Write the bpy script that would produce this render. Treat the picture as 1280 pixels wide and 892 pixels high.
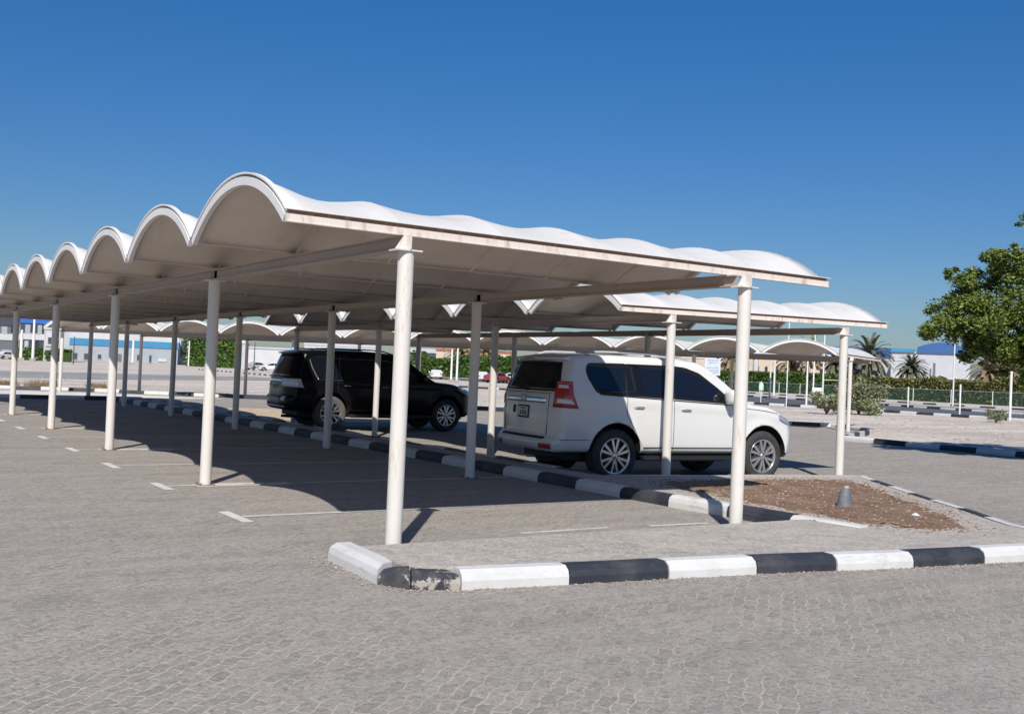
import bpy, bmesh, math, random
from math import sin, cos, pi, radians, sqrt, exp, floor
from mathutils import Vector, Matrix, noise
random.seed(7)
S = bpy.context.scene
COL = S.collection
for o in list(bpy.data.objects): bpy.data.objects.remove(o)

# ------------------------------------------------------------------ camera
CH, PITCH, YAW, ROLL, FPX = 1.465, 0.0150, -0.5910, -0.0420, 1300.0
_cy, _sy, _cp, _sp = cos(YAW), sin(YAW), cos(PITCH), sin(PITCH)
F = Vector((-_sy*_cp, _cy*_cp, _sp)); R0 = Vector((_cy, _sy, 0)); U0 = R0.cross(F)
RR = cos(ROLL)*R0 - sin(ROLL)*U0
UU = sin(ROLL)*R0 + cos(ROLL)*U0
cam_d = bpy.data.cameras.new('camera'); cam = bpy.data.objects.new('camera', cam_d); COL.objects.link(cam)
cam.matrix_world = Matrix(((RR.x, UU.x, -F.x, 0), (RR.y, UU.y, -F.y, 0), (RR.z, UU.z, -F.z, CH), (0, 0, 0, 1)))
cam_d.sensor_fit = 'HORIZONTAL'; cam_d.sensor_width = 36; cam_d.lens = 36*FPX/1280
cam_d.clip_start = 0.1; cam_d.clip_end = 9000
S.camera = cam
def gp(u, v, z=0.0):                     # ground point of a surveyed direction
    q = F + RR*((u-640)/FPX) - UU*((v-446)/FPX); t = (z-CH)/q.z
    return Vector((0, 0, CH)) + q*t
def hp(u, dist):                         # ground point at a bearing and distance
    q = F + RR*((u-640)/FPX); q.z = 0; q.normalize()
    return Vector((q.x*dist, q.y*dist, 0))

# ------------------------------------------------------------------ light
SUN_EL, SUN_AZ = radians(43), math.atan2(-0.58, -0.81)
w = bpy.data.worlds.new('World'); S.world = w; w.use_nodes = True
nt = w.node_tree; bg = nt.nodes['Background']
sky = nt.nodes.new('ShaderNodeTexSky'); sky.sky_type = 'NISHITA'; sky.sun_disc = False
sky.sun_elevation = SUN_EL; sky.sun_rotation = SUN_AZ % (2*pi)
sky.altitude = 0; sky.air_density = 1.0; sky.dust_density = 0.5; sky.ozone_density = 1.2
hs = nt.nodes.new('ShaderNodeHueSaturation'); hs.inputs['Saturation'].default_value = 1.28; nt.links.new(sky.outputs[0], hs.inputs['Color'])
tm = nt.nodes.new('ShaderNodeMix'); tm.data_type = 'RGBA'; tm.blend_type = 'MULTIPLY'; tm.inputs[0].default_value = 1; tm.inputs[7].default_value = (1, 1, 1, 1)
tcs = nt.nodes.new('ShaderNodeTexCoord'); spx = nt.nodes.new('ShaderNodeSeparateXYZ'); rmp = nt.nodes.new('ShaderNodeValToRGB')
nt.links.new(tcs.outputs['Generated'], spx.inputs[0]); nt.links.new(spx.outputs[2], rmp.inputs[0]); nt.links.new(rmp.outputs[0], tm.inputs[7])
rmp.color_ramp.elements[0].position = 0.0; rmp.color_ramp.elements[0].color = (.62, .70, .92, 1)
rmp.color_ramp.elements[1].position = .34; rmp.color_ramp.elements[1].color = (.44, .90, 1.30, 1)
nt.links.new(hs.outputs[0], tm.inputs[6]); nt.links.new(tm.outputs[2], bg.inputs[0]); bg.inputs[1].default_value = 0.066
sl = bpy.data.lights.new('sun', 'SUN'); sl.energy = 5.0; sl.angle = radians(0.55); sl.color = (1, .955, .89)
so = bpy.data.objects.new('sun', sl); COL.objects.link(so)
sd = Vector((0.58, 0.81, 0)).normalized()*cos(SUN_EL); sd.z = -sin(SUN_EL)
so.rotation_euler = sd.to_track_quat('-Z', 'Y').to_euler()
S.view_settings.view_transform = 'Standard'; S.view_settings.look = 'None'
S.view_settings.exposure = 0.15; S.view_settings.gamma = 1.0
S.view_settings.use_curve_mapping = False

# ------------------------------------------------------------------ materials
def lin(c):
    return tuple((x/255/12.92 if x/255 <= .04045 else ((x/255+.055)/1.055)**2.4) for x in c) + (1,)
class NT:
    def __init__(s, name):
        s.m = bpy.data.materials.new(name); s.m.use_nodes = True; s.t = s.m.node_tree
        s.b = s.t.nodes['Principled BSDF']
    def n(s, typ, **k):
        nd = s.t.nodes.new(typ)
        for a, v in k.items():
            if a in nd.inputs.keys(): nd.inputs[a].default_value = v
            else: setattr(nd, a, v)
        return nd
    def l(s, a, b): s.t.links.new(a, b)
    def coord(s, scale=(1, 1, 1), rot=(0, 0, 0), kind='Object'):
        tc = s.n('ShaderNodeTexCoord'); mp = s.n('ShaderNodeMapping')
        mp.inputs['Scale'].default_value = scale; mp.inputs['Rotation'].default_value = rot
        s.l(tc.outputs[kind], mp.inputs[0]); return mp.outputs[0]
    def noise(s, co, sc, det=4, rough=.55, dist=0):
        n = s.n('ShaderNodeTexNoise'); n.inputs['Scale'].default_value = sc; n.inputs['Detail'].default_value = det
        n.inputs['Roughness'].default_value = rough; n.inputs['Distortion'].default_value = dist
        s.l(co, n.inputs['Vector']); return n.outputs['Fac']
    def ramp(s, fac, stops):
        r = s.n('ShaderNodeValToRGB'); e = r.color_ramp.elements
        while len(e) < len(stops): e.new(.5)
        for i, (p, c) in enumerate(stops):
            e[i].position = p; e[i].color = c if len(c) == 4 else tuple(c)+(1,)
        s.l(fac, r.inputs[0]); return r.outputs[0]
    def mix(s, fac, a, b, mode='MIX'):
        m = s.n('ShaderNodeMix'); m.data_type = 'RGBA'; m.blend_type = mode
        for i, x in ((0, fac), (6, a), (7, b)):
            if hasattr(x, 'links'): s.l(x, m.inputs[i])
            else: m.inputs[i].default_value = x
        return m.outputs[2]
    def math(s, op, a, b=0.0):
        m = s.n('ShaderNodeMath', operation=op)
        for i, x in ((0, a), (1, b)):
            if hasattr(x, 'links'): s.l(x, m.inputs[i])
            else: m.inputs[i].default_value = x
        return m.outputs[0]
    def bump(s, h, st=.3, d=.02):
        b = s.n('ShaderNodeBump'); b.inputs['Strength'].default_value = st; b.inputs['Distance'].default_value = d
        s.l(h, b.inputs['Height']); s.l(b.outputs[0], s.b.inputs['Normal'])
    def col(s, c): s.l(c, s.b.inputs['Base Color'])
    def set(s, **k):
        for a, v in k.items(): s.b.inputs[a.replace('_', ' ')].default_value = v
        return s
G = lambda v: (v, v, v, 1)
def simple(name, c, rough=.6, metal=0, var=.12, sc=6, coat=0, spec=.5):
    t = NT(name); co = t.coord()
    f = t.noise(co, sc, 5)
    a = tuple(x*(1-var) for x in c[:3])+(1,); b = tuple(min(1, x*(1+var)) for x in c[:3])+(1,)
    t.col(t.ramp(f, [(.3, a), (.7, b)])); t.set(Roughness=rough, Metallic=metal)
    t.b.inputs['Coat Weight'].default_value = coat; t.b.inputs['Coat Roughness'].default_value = .05
    t.b.inputs['Specular IOR Level'].default_value = spec
    return t.m
M = {}
def paver(name, base, joint, dust, sc=1.0, rot=-.72, cover=(.44, .60), zig=.02, zones=()):
    t = NT(name); tc = t.n('ShaderNodeTexCoord'); co0 = tc.outputs['Object']
    mp = t.n('ShaderNodeMapping'); mp.inputs['Rotation'].default_value = (0, 0, rot); t.l(co0, mp.inputs[0])
    sep = t.n('ShaderNodeSeparateXYZ'); t.l(mp.outputs[0], sep.inputs[0])
    wob = t.noise(co0, 9, 2)
    pp = t.math('PINGPONG', sep.outputs[0], .11); yy = t.math('ADD', sep.outputs[1], t.math('MULTIPLY', pp, zig*9))
    pq = t.math('PINGPONG', sep.outputs[1], .055)
    xx = t.math('ADD', sep.outputs[0], t.math('MULTIPLY', pq, .35))
    xx = t.math('ADD', xx, t.math('MULTIPLY', wob, .02)); yy = t.math('ADD', yy, t.math('MULTIPLY', wob, .016))
    cmb = t.n('ShaderNodeCombineXYZ'); t.l(xx, cmb.inputs[0]); t.l(yy, cmb.inputs[1])
    br = t.n('ShaderNodeTexBrick'); t.l(cmb.outputs[0], br.inputs['Vector'])
    br.inputs['Scale'].default_value = sc; br.inputs['Brick Width'].default_value = .22; br.inputs['Row Height'].default_value = .11
    br.inputs['Mortar Size'].default_value = .0095; br.inputs['Mortar Smooth'].default_value = .2
    br.inputs['Color1'].default_value = G(.0); br.inputs['Color2'].default_value = G(1); br.inputs['Mortar'].default_value = G(.5)
    big = t.noise(co0, .22, 5, .6, .4); mid = t.noise(co0, 1.7, 6, .65, .5); fine = t.noise(co0, 60, 4, .7); dots = t.noise(co0, 14, 6, .75)
    b1 = tuple(x*.80 for x in base[:3])+(1,); b2 = tuple(x*1.10 for x in base[:3])+(1,)
    bc = t.mix(br.outputs['Color'], b1, b2)
    K = lambda k, r=(1, 1, 1): tuple(x*k*y for x, y in zip(base[:3], r))+(1,)
    # broad tone patches, tyre and dust streaks
    bc = t.mix(t.ramp(big, [(.35, G(0)), (.65, G(.6))]), bc, t.mix(.5, bc, dust))
    bc = t.mix(t.ramp(t.noise(co0, .16, 4, .6, .8), [(.5, G(0)), (.7, G(.35))]), bc, K(1.12, (1.06, .99, .93)))
    dk = t.noise(t.coord((.5, 1.9, 1), (0, 0, -.35)), .9, 7, .72, .9)
    bc = t.mix(t.ramp(dk, [(.50, G(0)), (.72, G(.32))]), bc, K(.66))
    # sand kept in the joints, hidden where dust lies over the blocks
    sumn = t.math('ADD', t.math('MULTIPLY', mid, .75), t.math('MULTIPLY', big, .25))
    for (px_, py_, rad_, am_) in zones:
        d_ = t.n('ShaderNodeVectorMath', operation='DISTANCE'); t.l(co0, d_.inputs[0]); d_.inputs[1].default_value = (px_, py_, 0)
        sumn = t.math('SUBTRACT', sumn, t.math('MULTIPLY', t.ramp(t.math('DIVIDE', d_.outputs['Value'], rad_), [(0, G(1)), (1, G(0))]), am_))
    jm = t.math('MULTIPLY', br.outputs['Fac'], t.ramp(sumn, [(cover[0], G(.92)), (cover[1], G(.05))]))
    st = t.noise(t.coord((.35, 2.6, 1), (0, 0, -.55)), 1.3, 6, .7, .6)
    dustm = t.math('MULTIPLY', t.ramp(st, [(.42, G(0)), (.68, G(.7))]), t.ramp(sumn, [(cover[0]-.04, G(.15)), (cover[1], G(1))]))
    c = t.mix(dustm, bc, dust)
    c = t.mix(jm, c, joint)
    # grain, pock marks, grit and small stains
    c = t.mix(t.ramp(t.noise(co0, 22, 5, .8, .2), [(.38, G(.7)), (.5, G(0))]), c, K(.52))
    c = t.mix(t.ramp(t.noise(co0, 31, 5, .8, .2), [(.54, G(0)), (.66, G(.75))]), c, K(1.75))
    c = t.mix(t.ramp(t.noise(co0, 4.5, 7, .8, .6), [(.33, G(.45)), (.45, G(0))]), c, K(.68))
    c = t.mix(t.ramp(t.noise(co0, 2.6, 8, .82, .3), [(.27, G(.8)), (.34, G(0))]), c, K(.5))
    c = t.mix(t.ramp(fine, [(.25, G(.75)), (.5, G(.0))]), c, t.mix(.65, c, G(.12)))
    t.col(c); t.set(Roughness=.9); t.b.inputs['Specular IOR Level'].default_value = .2
    h = t.math('SUBTRACT', t.math('ADD', t.math('MULTIPLY', fine, .35), t.math('MULTIPLY', mid, .9)), t.math('MULTIPLY', br.outputs['Fac'], .35))
    t.bump(h, .6, .02)
    return t.m
M['paver'] = paver('paver_lot', (.292, .262, .234, 1), (.44, .395, .345, 1), (.40, .365, .325, 1), sc=1.38, cover=(.39, .52), zones=((1.2, 4.6, 1.8, .20), (5.4, 4.6, .8, .16), (2.9, 3.4, 1.3, .10)))
M['paver_island'] = paver('paver_island', (.40, .362, .322, 1), (.47, .43, .38, 1), (.49, .445, .40, 1), rot=.75, cover=(.40, .66), zig=.0)
def gravel():
    t = NT('gravel_ground'); co = t.coord()
    v = t.n('ShaderNodeTexVoronoi'); v.inputs['Scale'].default_value = 11; t.l(co, v.inputs['Vector'])
    n1 = t.noise(co, .12, 5, .6, .6); n2 = t.noise(co, 2.2, 7, .75); n3 = t.noise(t.coord((.06, .35, 1), (0, 0, .25)), 1.2, 5, .6, .5)
    c = t.ramp(n1, [(.3, (.45, .36, .28, 1)), (.5, (.58, .485, .395, 1)), (.72, (.66, .58, .50, 1))])
    c = t.mix(t.ramp(n3, [(.45, G(0)), (.60, G(.6))]), c, (.31, .28, .255, 1))
    c = t.mix(t.ramp(t.noise(t.coord((.05, .30, 1), (0, 0, .6)), 1.6, 5, .6, .4), [(.50, G(0)), (.62, G(.7))]), c, (.68, .62, .55, 1))
    c = t.mix(t.ramp(n2, [(.35, G(.6)), (.55, G(0))]), c, (.25, .20, .165, 1))
    sp = t.n('ShaderNodeSeparateColor'); t.l(v.outputs['Color'], sp.inputs[0])
    c = t.mix(t.ramp(sp.outputs[0], [(.55, G(0)), (.9, G(.5))]), c, (.62, .58, .53, 1))
    t.col(c); t.set(Roughness=.95); t.bump(t.math('ADD', t.math('MULTIPLY', v.outputs['Distance'], .6), n2), .7, .06)
    return t.m
M['gravel'] = gravel()
def soil():
    t = NT('brown_soil'); co = t.coord()
    n1 = t.noise(co, 3, 8, .7, .3); n2 = t.noise(co, 26, 5, .75)
    c = t.ramp(n1, [(.3, (.12, .066, .038, 1)), (.5, (.22, .132, .083, 1)), (.72, (.32, .215, .15, 1))])
    c = t.mix(t.ramp(n2, [(.52, G(0)), (.7, G(.75))]), c, (.33, .25, .18, 1))
    t.col(c); t.set(Roughness=1); t.bump(t.math('ADD', n1, n2), .8, .04); return t.m
M['soil'] = soil()
def asphalt(name, v, tint=(1, 1, 1.05)):
    t = NT(name); co = t.coord(); n1 = t.noise(co, .3, 6, .65, .3); n2 = t.noise(co, 40, 3, .7)
    c = t.ramp(n1, [(.3, tuple(v*.8*x for x in tint)+(1,)), (.7, tuple(v*1.25*x for x in tint)+(1,))])
    c = t.mix(t.ramp(n2, [(.5, G(0)), (.75, G(.3))]), c, G(v*1.9))
    t.col(c); t.set(Roughness=.9); t.bump(n2, .3, .01); return t.m
M['asphalt'] = asphalt('asphalt', .085); M['asphalt_old'] = asphalt('asphalt_faded', .24, (1, .98, .95))
def worn(name, c, under, amt=.42, rough=.6, edge=.06):
    t = NT(name); co = t.coord(); n1 = t.noise(co, 5, 8, .72, .3); n2 = t.noise(co, 1.1, 4, .6); n3 = t.noise(co, 45, 4, .7)
    f = t.math('ADD', t.math('MULTIPLY', n1, .62), t.math('MULTIPLY', n2, .38))
    base = t.mix(t.ramp(n3, [(.3, G(.4)), (.6, G(0))]), c, tuple(x*.86 for x in c[:3])+(1,))
    base = t.mix(t.ramp(t.noise(co, 2.3, 6, .7), [(.45, G(0)), (.75, G(.35))]), base, under)
    base = t.mix(t.ramp(t.noise(t.coord((.8, .8, 7)), 2.2, 6, .75, .5), [(.56, G(0)), (.70, G(.4))]), base, (.10, .095, .09, 1))
    t.col(t.mix(t.ramp(f, [(amt-edge, G(1)), (amt, G(0))]), base, under)); t.set(Roughness=rough)
    t.bump(t.math('ADD', n1, t.math('MULTIPLY', n3, .4)), .25, .01); return t.m
CONC = (.34, .305, .27, 1)
M['kerb_white'] = worn('kerb_white_paint', (.60, .59, .575, 1), CONC, .335)
M['kerb_black'] = worn('kerb_black_paint', (.022, .026, .036, 1), (.16, .15, .145, 1), .33)
M['kerb_broken'] = worn('kerb_broken_black', (.03, .033, .042, 1), CONC, .462, .9, .015)
M['kerb_plain'] = worn('kerb_bare_concrete', (.40, .36, .32, 1), (.3, .26, .22, 1), .4)
M['line'] = worn('road_line_paint', (.62, .59, .55, 1), (.30, .27, .25, 1), .47, .8, .1)
def steel(name, c, rust=.0, rough=.42):
    t = NT(name); co = t.coord(); n1 = t.noise(t.coord((1, 1, .25)), 9, 7, .7, .2); n3 = t.noise(co, 1.3, 3)
    b = t.mix(t.ramp(n3, [(.3, G(0)), (.7, G(1))]), tuple(x*.93 for x in c[:3])+(1,), c)
    if rust:
        b = t.mix(t.ramp(n1, [(.62-rust, G(0)), (.72-rust*.5, G(.8))]), b, (.42, .27, .18, 1))
    b = t.mix(t.ramp(t.noise(co, 16, 6, .75), [(.58, G(0)), (.72, G(.35))]), b, (.45, .38, .31, 1))
    t.col(b); t.set(Roughness=rough); return t.m
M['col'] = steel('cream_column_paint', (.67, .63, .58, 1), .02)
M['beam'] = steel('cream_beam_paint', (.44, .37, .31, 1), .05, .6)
M['beam_rust'] = steel('rust_streaked_beam', (.72, .64, .57, 1), .10, .55)
M['rib'] = simple('soffit_rib', (.55, .48, .415, 1), .6)
M['groove'] = steel('groove_shade_plate_steel', (.20, .125, .085, 1), .1, .7)  # brown groove holds the overhang's shade in its colour; base plates share it
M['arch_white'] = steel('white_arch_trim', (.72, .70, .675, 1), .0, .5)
M['arch_shade'] = simple('arch_recess_shade', (.20, .185, .175, 1), .7)  # grey paints in the shadow of the lip along the recess
def fabric():
    t = NT('canopy_roof'); co = t.coord(); g = t.n('ShaderNodeNewGeometry')
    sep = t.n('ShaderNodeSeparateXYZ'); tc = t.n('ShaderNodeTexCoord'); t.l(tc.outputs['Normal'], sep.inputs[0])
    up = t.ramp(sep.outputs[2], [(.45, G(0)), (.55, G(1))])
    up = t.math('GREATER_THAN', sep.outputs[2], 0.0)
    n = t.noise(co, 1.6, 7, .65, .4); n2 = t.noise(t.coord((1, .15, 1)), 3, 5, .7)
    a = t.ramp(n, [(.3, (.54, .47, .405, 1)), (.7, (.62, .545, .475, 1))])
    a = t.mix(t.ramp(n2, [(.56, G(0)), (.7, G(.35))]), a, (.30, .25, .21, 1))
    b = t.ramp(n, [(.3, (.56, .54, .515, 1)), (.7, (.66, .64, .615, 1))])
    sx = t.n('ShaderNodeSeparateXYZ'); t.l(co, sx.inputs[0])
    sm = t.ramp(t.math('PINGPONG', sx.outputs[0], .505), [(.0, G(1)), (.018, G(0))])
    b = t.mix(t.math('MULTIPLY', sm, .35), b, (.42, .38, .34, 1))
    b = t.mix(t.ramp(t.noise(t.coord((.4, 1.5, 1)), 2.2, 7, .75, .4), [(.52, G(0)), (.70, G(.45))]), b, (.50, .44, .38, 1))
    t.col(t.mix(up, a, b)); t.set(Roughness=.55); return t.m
M['roof'] = fabric()
def paint(name, c, rough=.28, dust=.0, dcol=(.45, .40, .34, 1)):
    t = NT(name); co = t.coord(); n = t.noise(co, 3, 7, .65)
    t.col(t.mix(t.ramp(n, [(.35, G(dust*.3)), (.75, G(dust))]), c, dcol)); t.set(Roughness=rough)
    t.b.inputs['Coat Weight'].default_value = .12 if c[0] < .01 else .6; t.b.inputs['Specular IOR Level'].default_value = .18 if c[0] < .01 else .5; t.b.inputs['Coat Roughness'].default_value = .06; return t.m
M['white_paint'] = paint('pearl_white_paint', (.66, .655, .64, 1), .22, .06)
M['black_paint'] = paint('black_car_paint', (.0025, .003, .004, 1), .25, .003)
M['silver_paint'] = paint('silver_car_paint', (.42, .43, .44, 1), .35, .15)
M['red_paint'] = paint('red_car_paint', (.30, .02, .02, 1), .3, .1)
def glass(name, c=(.006, .008, .014, 1)):
    t = NT(name); t.set(Base_Color=c, Roughness=.05); t.b.inputs['Specular IOR Level'].default_value = .5; return t.m
M['glass'] = glass('tinted_glass'); M['pane'] = glass('window_pane', (.03, .04, .055, 1))
M['chrome'] = simple('chrome', (.72, .73, .75, 1), .12, 1, .02)
M['alloy'] = simple('alloy', (.62, .62, .63, 1), .25, .9, .05)
M['rubber'] = simple('tyre_rubber', (.035, .033, .032, 1), .85, 0, .3, 20)
M['rubber_dusty'] = simple('dusty_tyre_rubber', (.10, .092, .082, 1), .9, 0, .3, 14)
M['plastic'] = simple('black_plastic', (.012, .012, .013, 1), .6)
M['liner'] = simple('wheel_well', (.008, .008, .008, 1), .9)
M['dark'] = simple('dark_inner', (.02, .02, .02, 1), .7)
def lamp_mat(name, c, rough=.12):
    t = NT(name); t.set(Base_Color=c, Roughness=rough); t.b.inputs['Coat Weight'].default_value = 1; return t.m
M['red_lamp'] = lamp_mat('red_lamp', (.42, .012, .014, 1)); M['clear_lamp'] = lamp_mat('clear_lamp', (.72, .70, .72, 1))
M['head_lamp'] = lamp_mat('head_lamp', (.25, .29, .36, 1), .06)
M['plate'] = simple('plate_white', (.65, .65, .64, 1), .4); M['plate_ink'] = simple('plate_ink', (.05, .05, .06, 1), .5)
def leafm(name, a, b, c=None):
    t = NT(name); g = t.n('ShaderNodeNewGeometry'); rnd = g.outputs['Random Per Island']
    big = t.noise(t.coord(), .9, 3)
    f = t.math('ADD', t.math('MULTIPLY', rnd, .6), t.math('MULTIPLY', big, .4))
    t.col(t.ramp(f, [(.2, a), (.8, b)])); t.set(Roughness=.5)
    t.b.inputs['Specular IOR Level'].default_value = .3
    t.b.inputs['Subsurface Weight'].default_value = 0
    return t.m
M['leaf'] = leafm('tree_leaf', (.03, .052, .010, 1), (.19, .235, .04, 1))
M['hedge'] = leafm('hedge_leaf', (.025, .055, .012, 1), (.10, .17, .03, 1))
M['hedge_dry'] = leafm('hedge_leaf_olive', (.06, .065, .02, 1), (.20, .19, .06, 1))
M['palm'] = leafm('palm_leaf', (.06, .07, .045, 1), (.18, .18, .12, 1))
M['palm_dry'] = leafm('palm_leaf_dry', (.15, .11, .06, 1), (.33, .27, .16, 1))
M['shrub'] = leafm('grey_green_leaf', (.09, .11, .05, 1), (.34, .35, .20, 1))
M['drygrass'] = leafm('dry_grass', (.22, .14, .07, 1), (.40, .30, .17, 1))
M['bark'] = simple('bark', (.16, .12, .09, 1), .95, 0, .35, 8)
M['stone'] = leafm('pebble_mix', (.16, .095, .06, 1), (.42, .32, .24, 1)); M['grit'] = leafm('grit_mix', (.22, .18, .15, 1), (.40, .35, .30, 1)); M['rubble'] = leafm('rubble_mix', (.30, .25, .20, 1), (.62, .56, .49, 1))
M['pole'] = simple('white_pole_paint', (.70, .68, .65, 1), .5)
M['galv'] = simple('galvanised', (.42, .43, .43, 1), .45, .3)
M['concrete'] = simple('grey_pipe_plastic', (.15, .165, .19, 1), .55, 0, .3, 5)
def wallm(name, c, var=.06): return simple(name, c, .85, 0, var, .6)
M['w_beige'] = wallm('wall_beige', (.50, .405, .31, 1)); M['w_white'] = wallm('wall_white', (.52, .52, .52, 1))
M['w_grey'] = wallm('wall_grey', (.33, .36, .385, 1)); M['w_dark'] = wallm('wall_dark_grey', (.055, .062, .08, 1)); M['w_mid'] = wallm('wall_mid_grey', (.13, .14, .16, 1))
M['b_blue'] = wallm('cladding_blue', (.035, .105, .27, 1)); M['b_sky'] = wallm('cladding_sky_blue', (.05, .22, .40, 1)); M['b_bright'] = wallm('roof_bright_blue', (.03, .12, .42, 1))
M['w_clad'] = wallm('cladding_pale', (.44, .45, .475, 1))
M['tile'] = wallm('roof_tile_red', (.30, .11, .07, 1))
M['sign_blue'] = simple('sign_blue', (.16, .26, .46, 1)); M['sign_white'] = simple('sign_white', (.50, .54, .58, 1)); M['sign_green'] = simple('sign_pale_green', (.42, .62, .50, 1))
def mesh_mat():
    t = NT('fence_mesh'); tr = t.n('ShaderNodeBsdfTransparent'); mx = t.n('ShaderNodeMixShader')
    t.set(Base_Color=(.03, .085, .065, 1), Roughness=.7)
    out = t.t.nodes['Material Output']; mx.inputs[0].default_value = .42
    t.l(tr.outputs[0], mx.inputs[1]); t.l(t.b.outputs[0], mx.inputs[2]); t.l(mx.outputs[0], out.inputs[0]); return t.m
M['mesh'] = mesh_mat()

# ------------------------------------------------------------------ builders
def tag(o, label=None, cat=None, group=None, kind=None):
    if label: o['label'] = label
    if cat: o['category'] = cat
    if group: o['group'] = group
    if kind: o['kind'] = kind
    return o
def empty(name, loc=(0, 0, 0), rz=0, parent=None):
    o = bpy.data.objects.new(name, None); COL.objects.link(o); o.location = loc; o.rotation_euler = (0, 0, rz)
    o.empty_display_size = .1
    if parent: o.parent = parent
    return o
def copy_tree(o, parent=None):
    c = o.copy(); COL.objects.link(c); c.parent = parent
    for ch in [x for x in bpy.data.objects if x.parent is o]: copy_tree(ch, c)
    return c
class MB:
    def __init__(s): s.v = []; s.f = []; s.m = []; s.s = []
    def add(s, vs, fs, mi=0, sm=False):
        b = len(s.v); s.v += [tuple(v) for v in vs]
        for f in fs: s.f.append([b+i for i in f]); s.m.append(mi); s.s.append(sm)
    def box(s, lo, hi, mi=0, fr=None):
        x0, y0, z0 = lo; x1, y1, z1 = hi
        vs = [(x0, y0, z0), (x1, y0, z0), (x1, y1, z0), (x0, y1, z0), (x0, y0, z1), (x1, y0, z1), (x1, y1, z1), (x0, y1, z1)]
        if fr: vs = [fr(Vector(v)) for v in vs]
        s.add(vs, [(0, 3, 2, 1), (4, 5, 6, 7), (0, 1, 5, 4), (1, 2, 6, 5), (2, 3, 7, 6), (3, 0, 4, 7)], mi)
    def tube(s, pts, rad, n=12, mi=0, cap=True, sm=True):
        pts = [Vector(p) for p in pts]; rs = rad if isinstance(rad, (list, tuple)) else [rad]*len(pts)
        vs = []; fs = []
        for i, p in enumerate(pts):
            d = (pts[min(i+1, len(pts)-1)]-pts[max(i-1, 0)]).normalized()
            a = d.cross(Vector((0, 0, 1)) if abs(d.z) < .9 else Vector((1, 0, 0))).normalized(); b = d.cross(a)
            for k in range(n): vs.append(p+(a*cos(2*pi*k/n)+b*sin(2*pi*k/n))*rs[i])
        for i in range(len(pts)-1):
            for k in range(n):
                fs.append((i*n+k, i*n+(k+1) % n, (i+1)*n+(k+1) % n, (i+1)*n+k))
        s.add(vs, fs, mi, sm)
        if cap: s.add(vs[:n], [tuple(range(n))[::-1]], mi); s.add(vs[-n:], [tuple(range(n))], mi)
    def prism(s, poly, z0, z1, mi=0, ms=None):
        n = len(poly); ms = mi if ms is None else ms
        s.add([(p[0], p[1], z1) for p in poly], [tuple(range(n))], mi)
        vs = [(p[0], p[1], z0) for p in poly]+[(p[0], p[1], z1) for p in poly]
        s.add(vs, [(i, (i+1) % n, n+(i+1) % n, n+i) for i in range(n)], ms)
    def build(s, name, mats, parent=None, loc=None, rz=0):
        me = bpy.data.meshes.new(name); me.from_pydata(s.v, [], s.f)
        for m in (mats if isinstance(mats, (list, tuple)) else [mats]): me.materials.append(m)
        me.polygons.foreach_set('material_index', s.m); me.polygons.foreach_set('use_smooth', s.s); me.update()
        o = bpy.data.objects.new(name, me); COL.objects.link(o)
        if parent: o.parent = parent
        if loc is not None: o.location = loc
        o.rotation_euler = (0, 0, rz)
        return o

# ------------------------------------------------------------------ ground
def sheet(name, poly, z, mat, kind='structure'):
    mb = MB(); mb.add([(p[0], p[1], z) for p in poly], [tuple(range(len(poly)))]); return tag(mb.build(name, mat), kind=kind)
sheet('ground', [(-4000, -4000), (4000, -4000), (4000, 4000), (-4000, 4000)], -.22, M['gravel'])
LOT = [(-90, -60), (60, -60), (40, -6), (23.2, 12.9), (23.3, 18.6), (28.6, 21.6), (30.4, 24.6), (14.9, 39.6), (8.9, 44.0), (3, 46.0), (-90, 60)]
def sst(t): t = max(0, min(1, t)); return t*t*(3-2*t)
def gz(x, y): return -.12*sst((x-8.7)/1.0)*(1-sst((x-16)/5))*sst((y-5)/3.5)*(1-sst((y-28)/6))
bmp = bmesh.new(); bmp.faces.new([bmp.verts.new((p[0], p[1], 0)) for p in LOT])
for i in range(28):
    bmesh.ops.bisect_plane(bmp, geom=bmp.verts[:]+bmp.edges[:]+bmp.faces[:], plane_co=(8.5+i*.5, 0, 0), plane_no=(1, 0, 0))
for i in range(32):
    bmesh.ops.bisect_plane(bmp, geom=bmp.verts[:]+bmp.edges[:]+bmp.faces[:], plane_co=(0, 4.5+i*1.0, 0), plane_no=(0, 1, 0))
bmesh.ops.triangulate(bmp, faces=bmp.faces[:])
for v_ in bmp.verts: v_.co.z = gz(v_.co.x, v_.co.y)
bmesh.ops.recalc_face_normals(bmp, faces=bmp.faces)
mep = bpy.data.meshes.new('parking_paving'); bmp.to_mesh(mep); bmp.free(); mep.materials.append(M['paver'])
for p_ in mep.polygons: p_.use_smooth = True
pv = bpy.data.objects.new('parking_paving', mep); COL.objects.link(pv); tag(pv, kind='structure')
sheet('open_ground', [(-90, 60), (3, 46.0), (8.9, 44.0), (14.9, 39.6), (30.4, 24.6), (28.6, 21.6), (23.3, 18.6), (23.2, 12.9), (40, -6), (60, -60), (900, -60), (900, 900), (-900, 900), (-900, 60)], -.03, M['gravel'])
sheet('road', [(56, -20), (90, -20), (84, 40), (96, 110), (110, 260), (96, 262), (76, 112), (62, 62), (57, 40)], -.02, M['asphalt'])
sheet('far_road', [(-160, 74), (-160, 96), (10, 86), (36, 98), (40, 90), (14, 67), (0, 64)], -.018, M['asphalt_old'])
sheet('pavement', [(-90, 40.3), (-90, 47.8), (4.6, 43.5), (9.2, 42.4), (13.2, 39.0), (11.2, 38.2), (4.6, 39.0)], .004, simple('pale_paving', (.60, .565, .52, 1), .9, 0, .10, 1.2))

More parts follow.
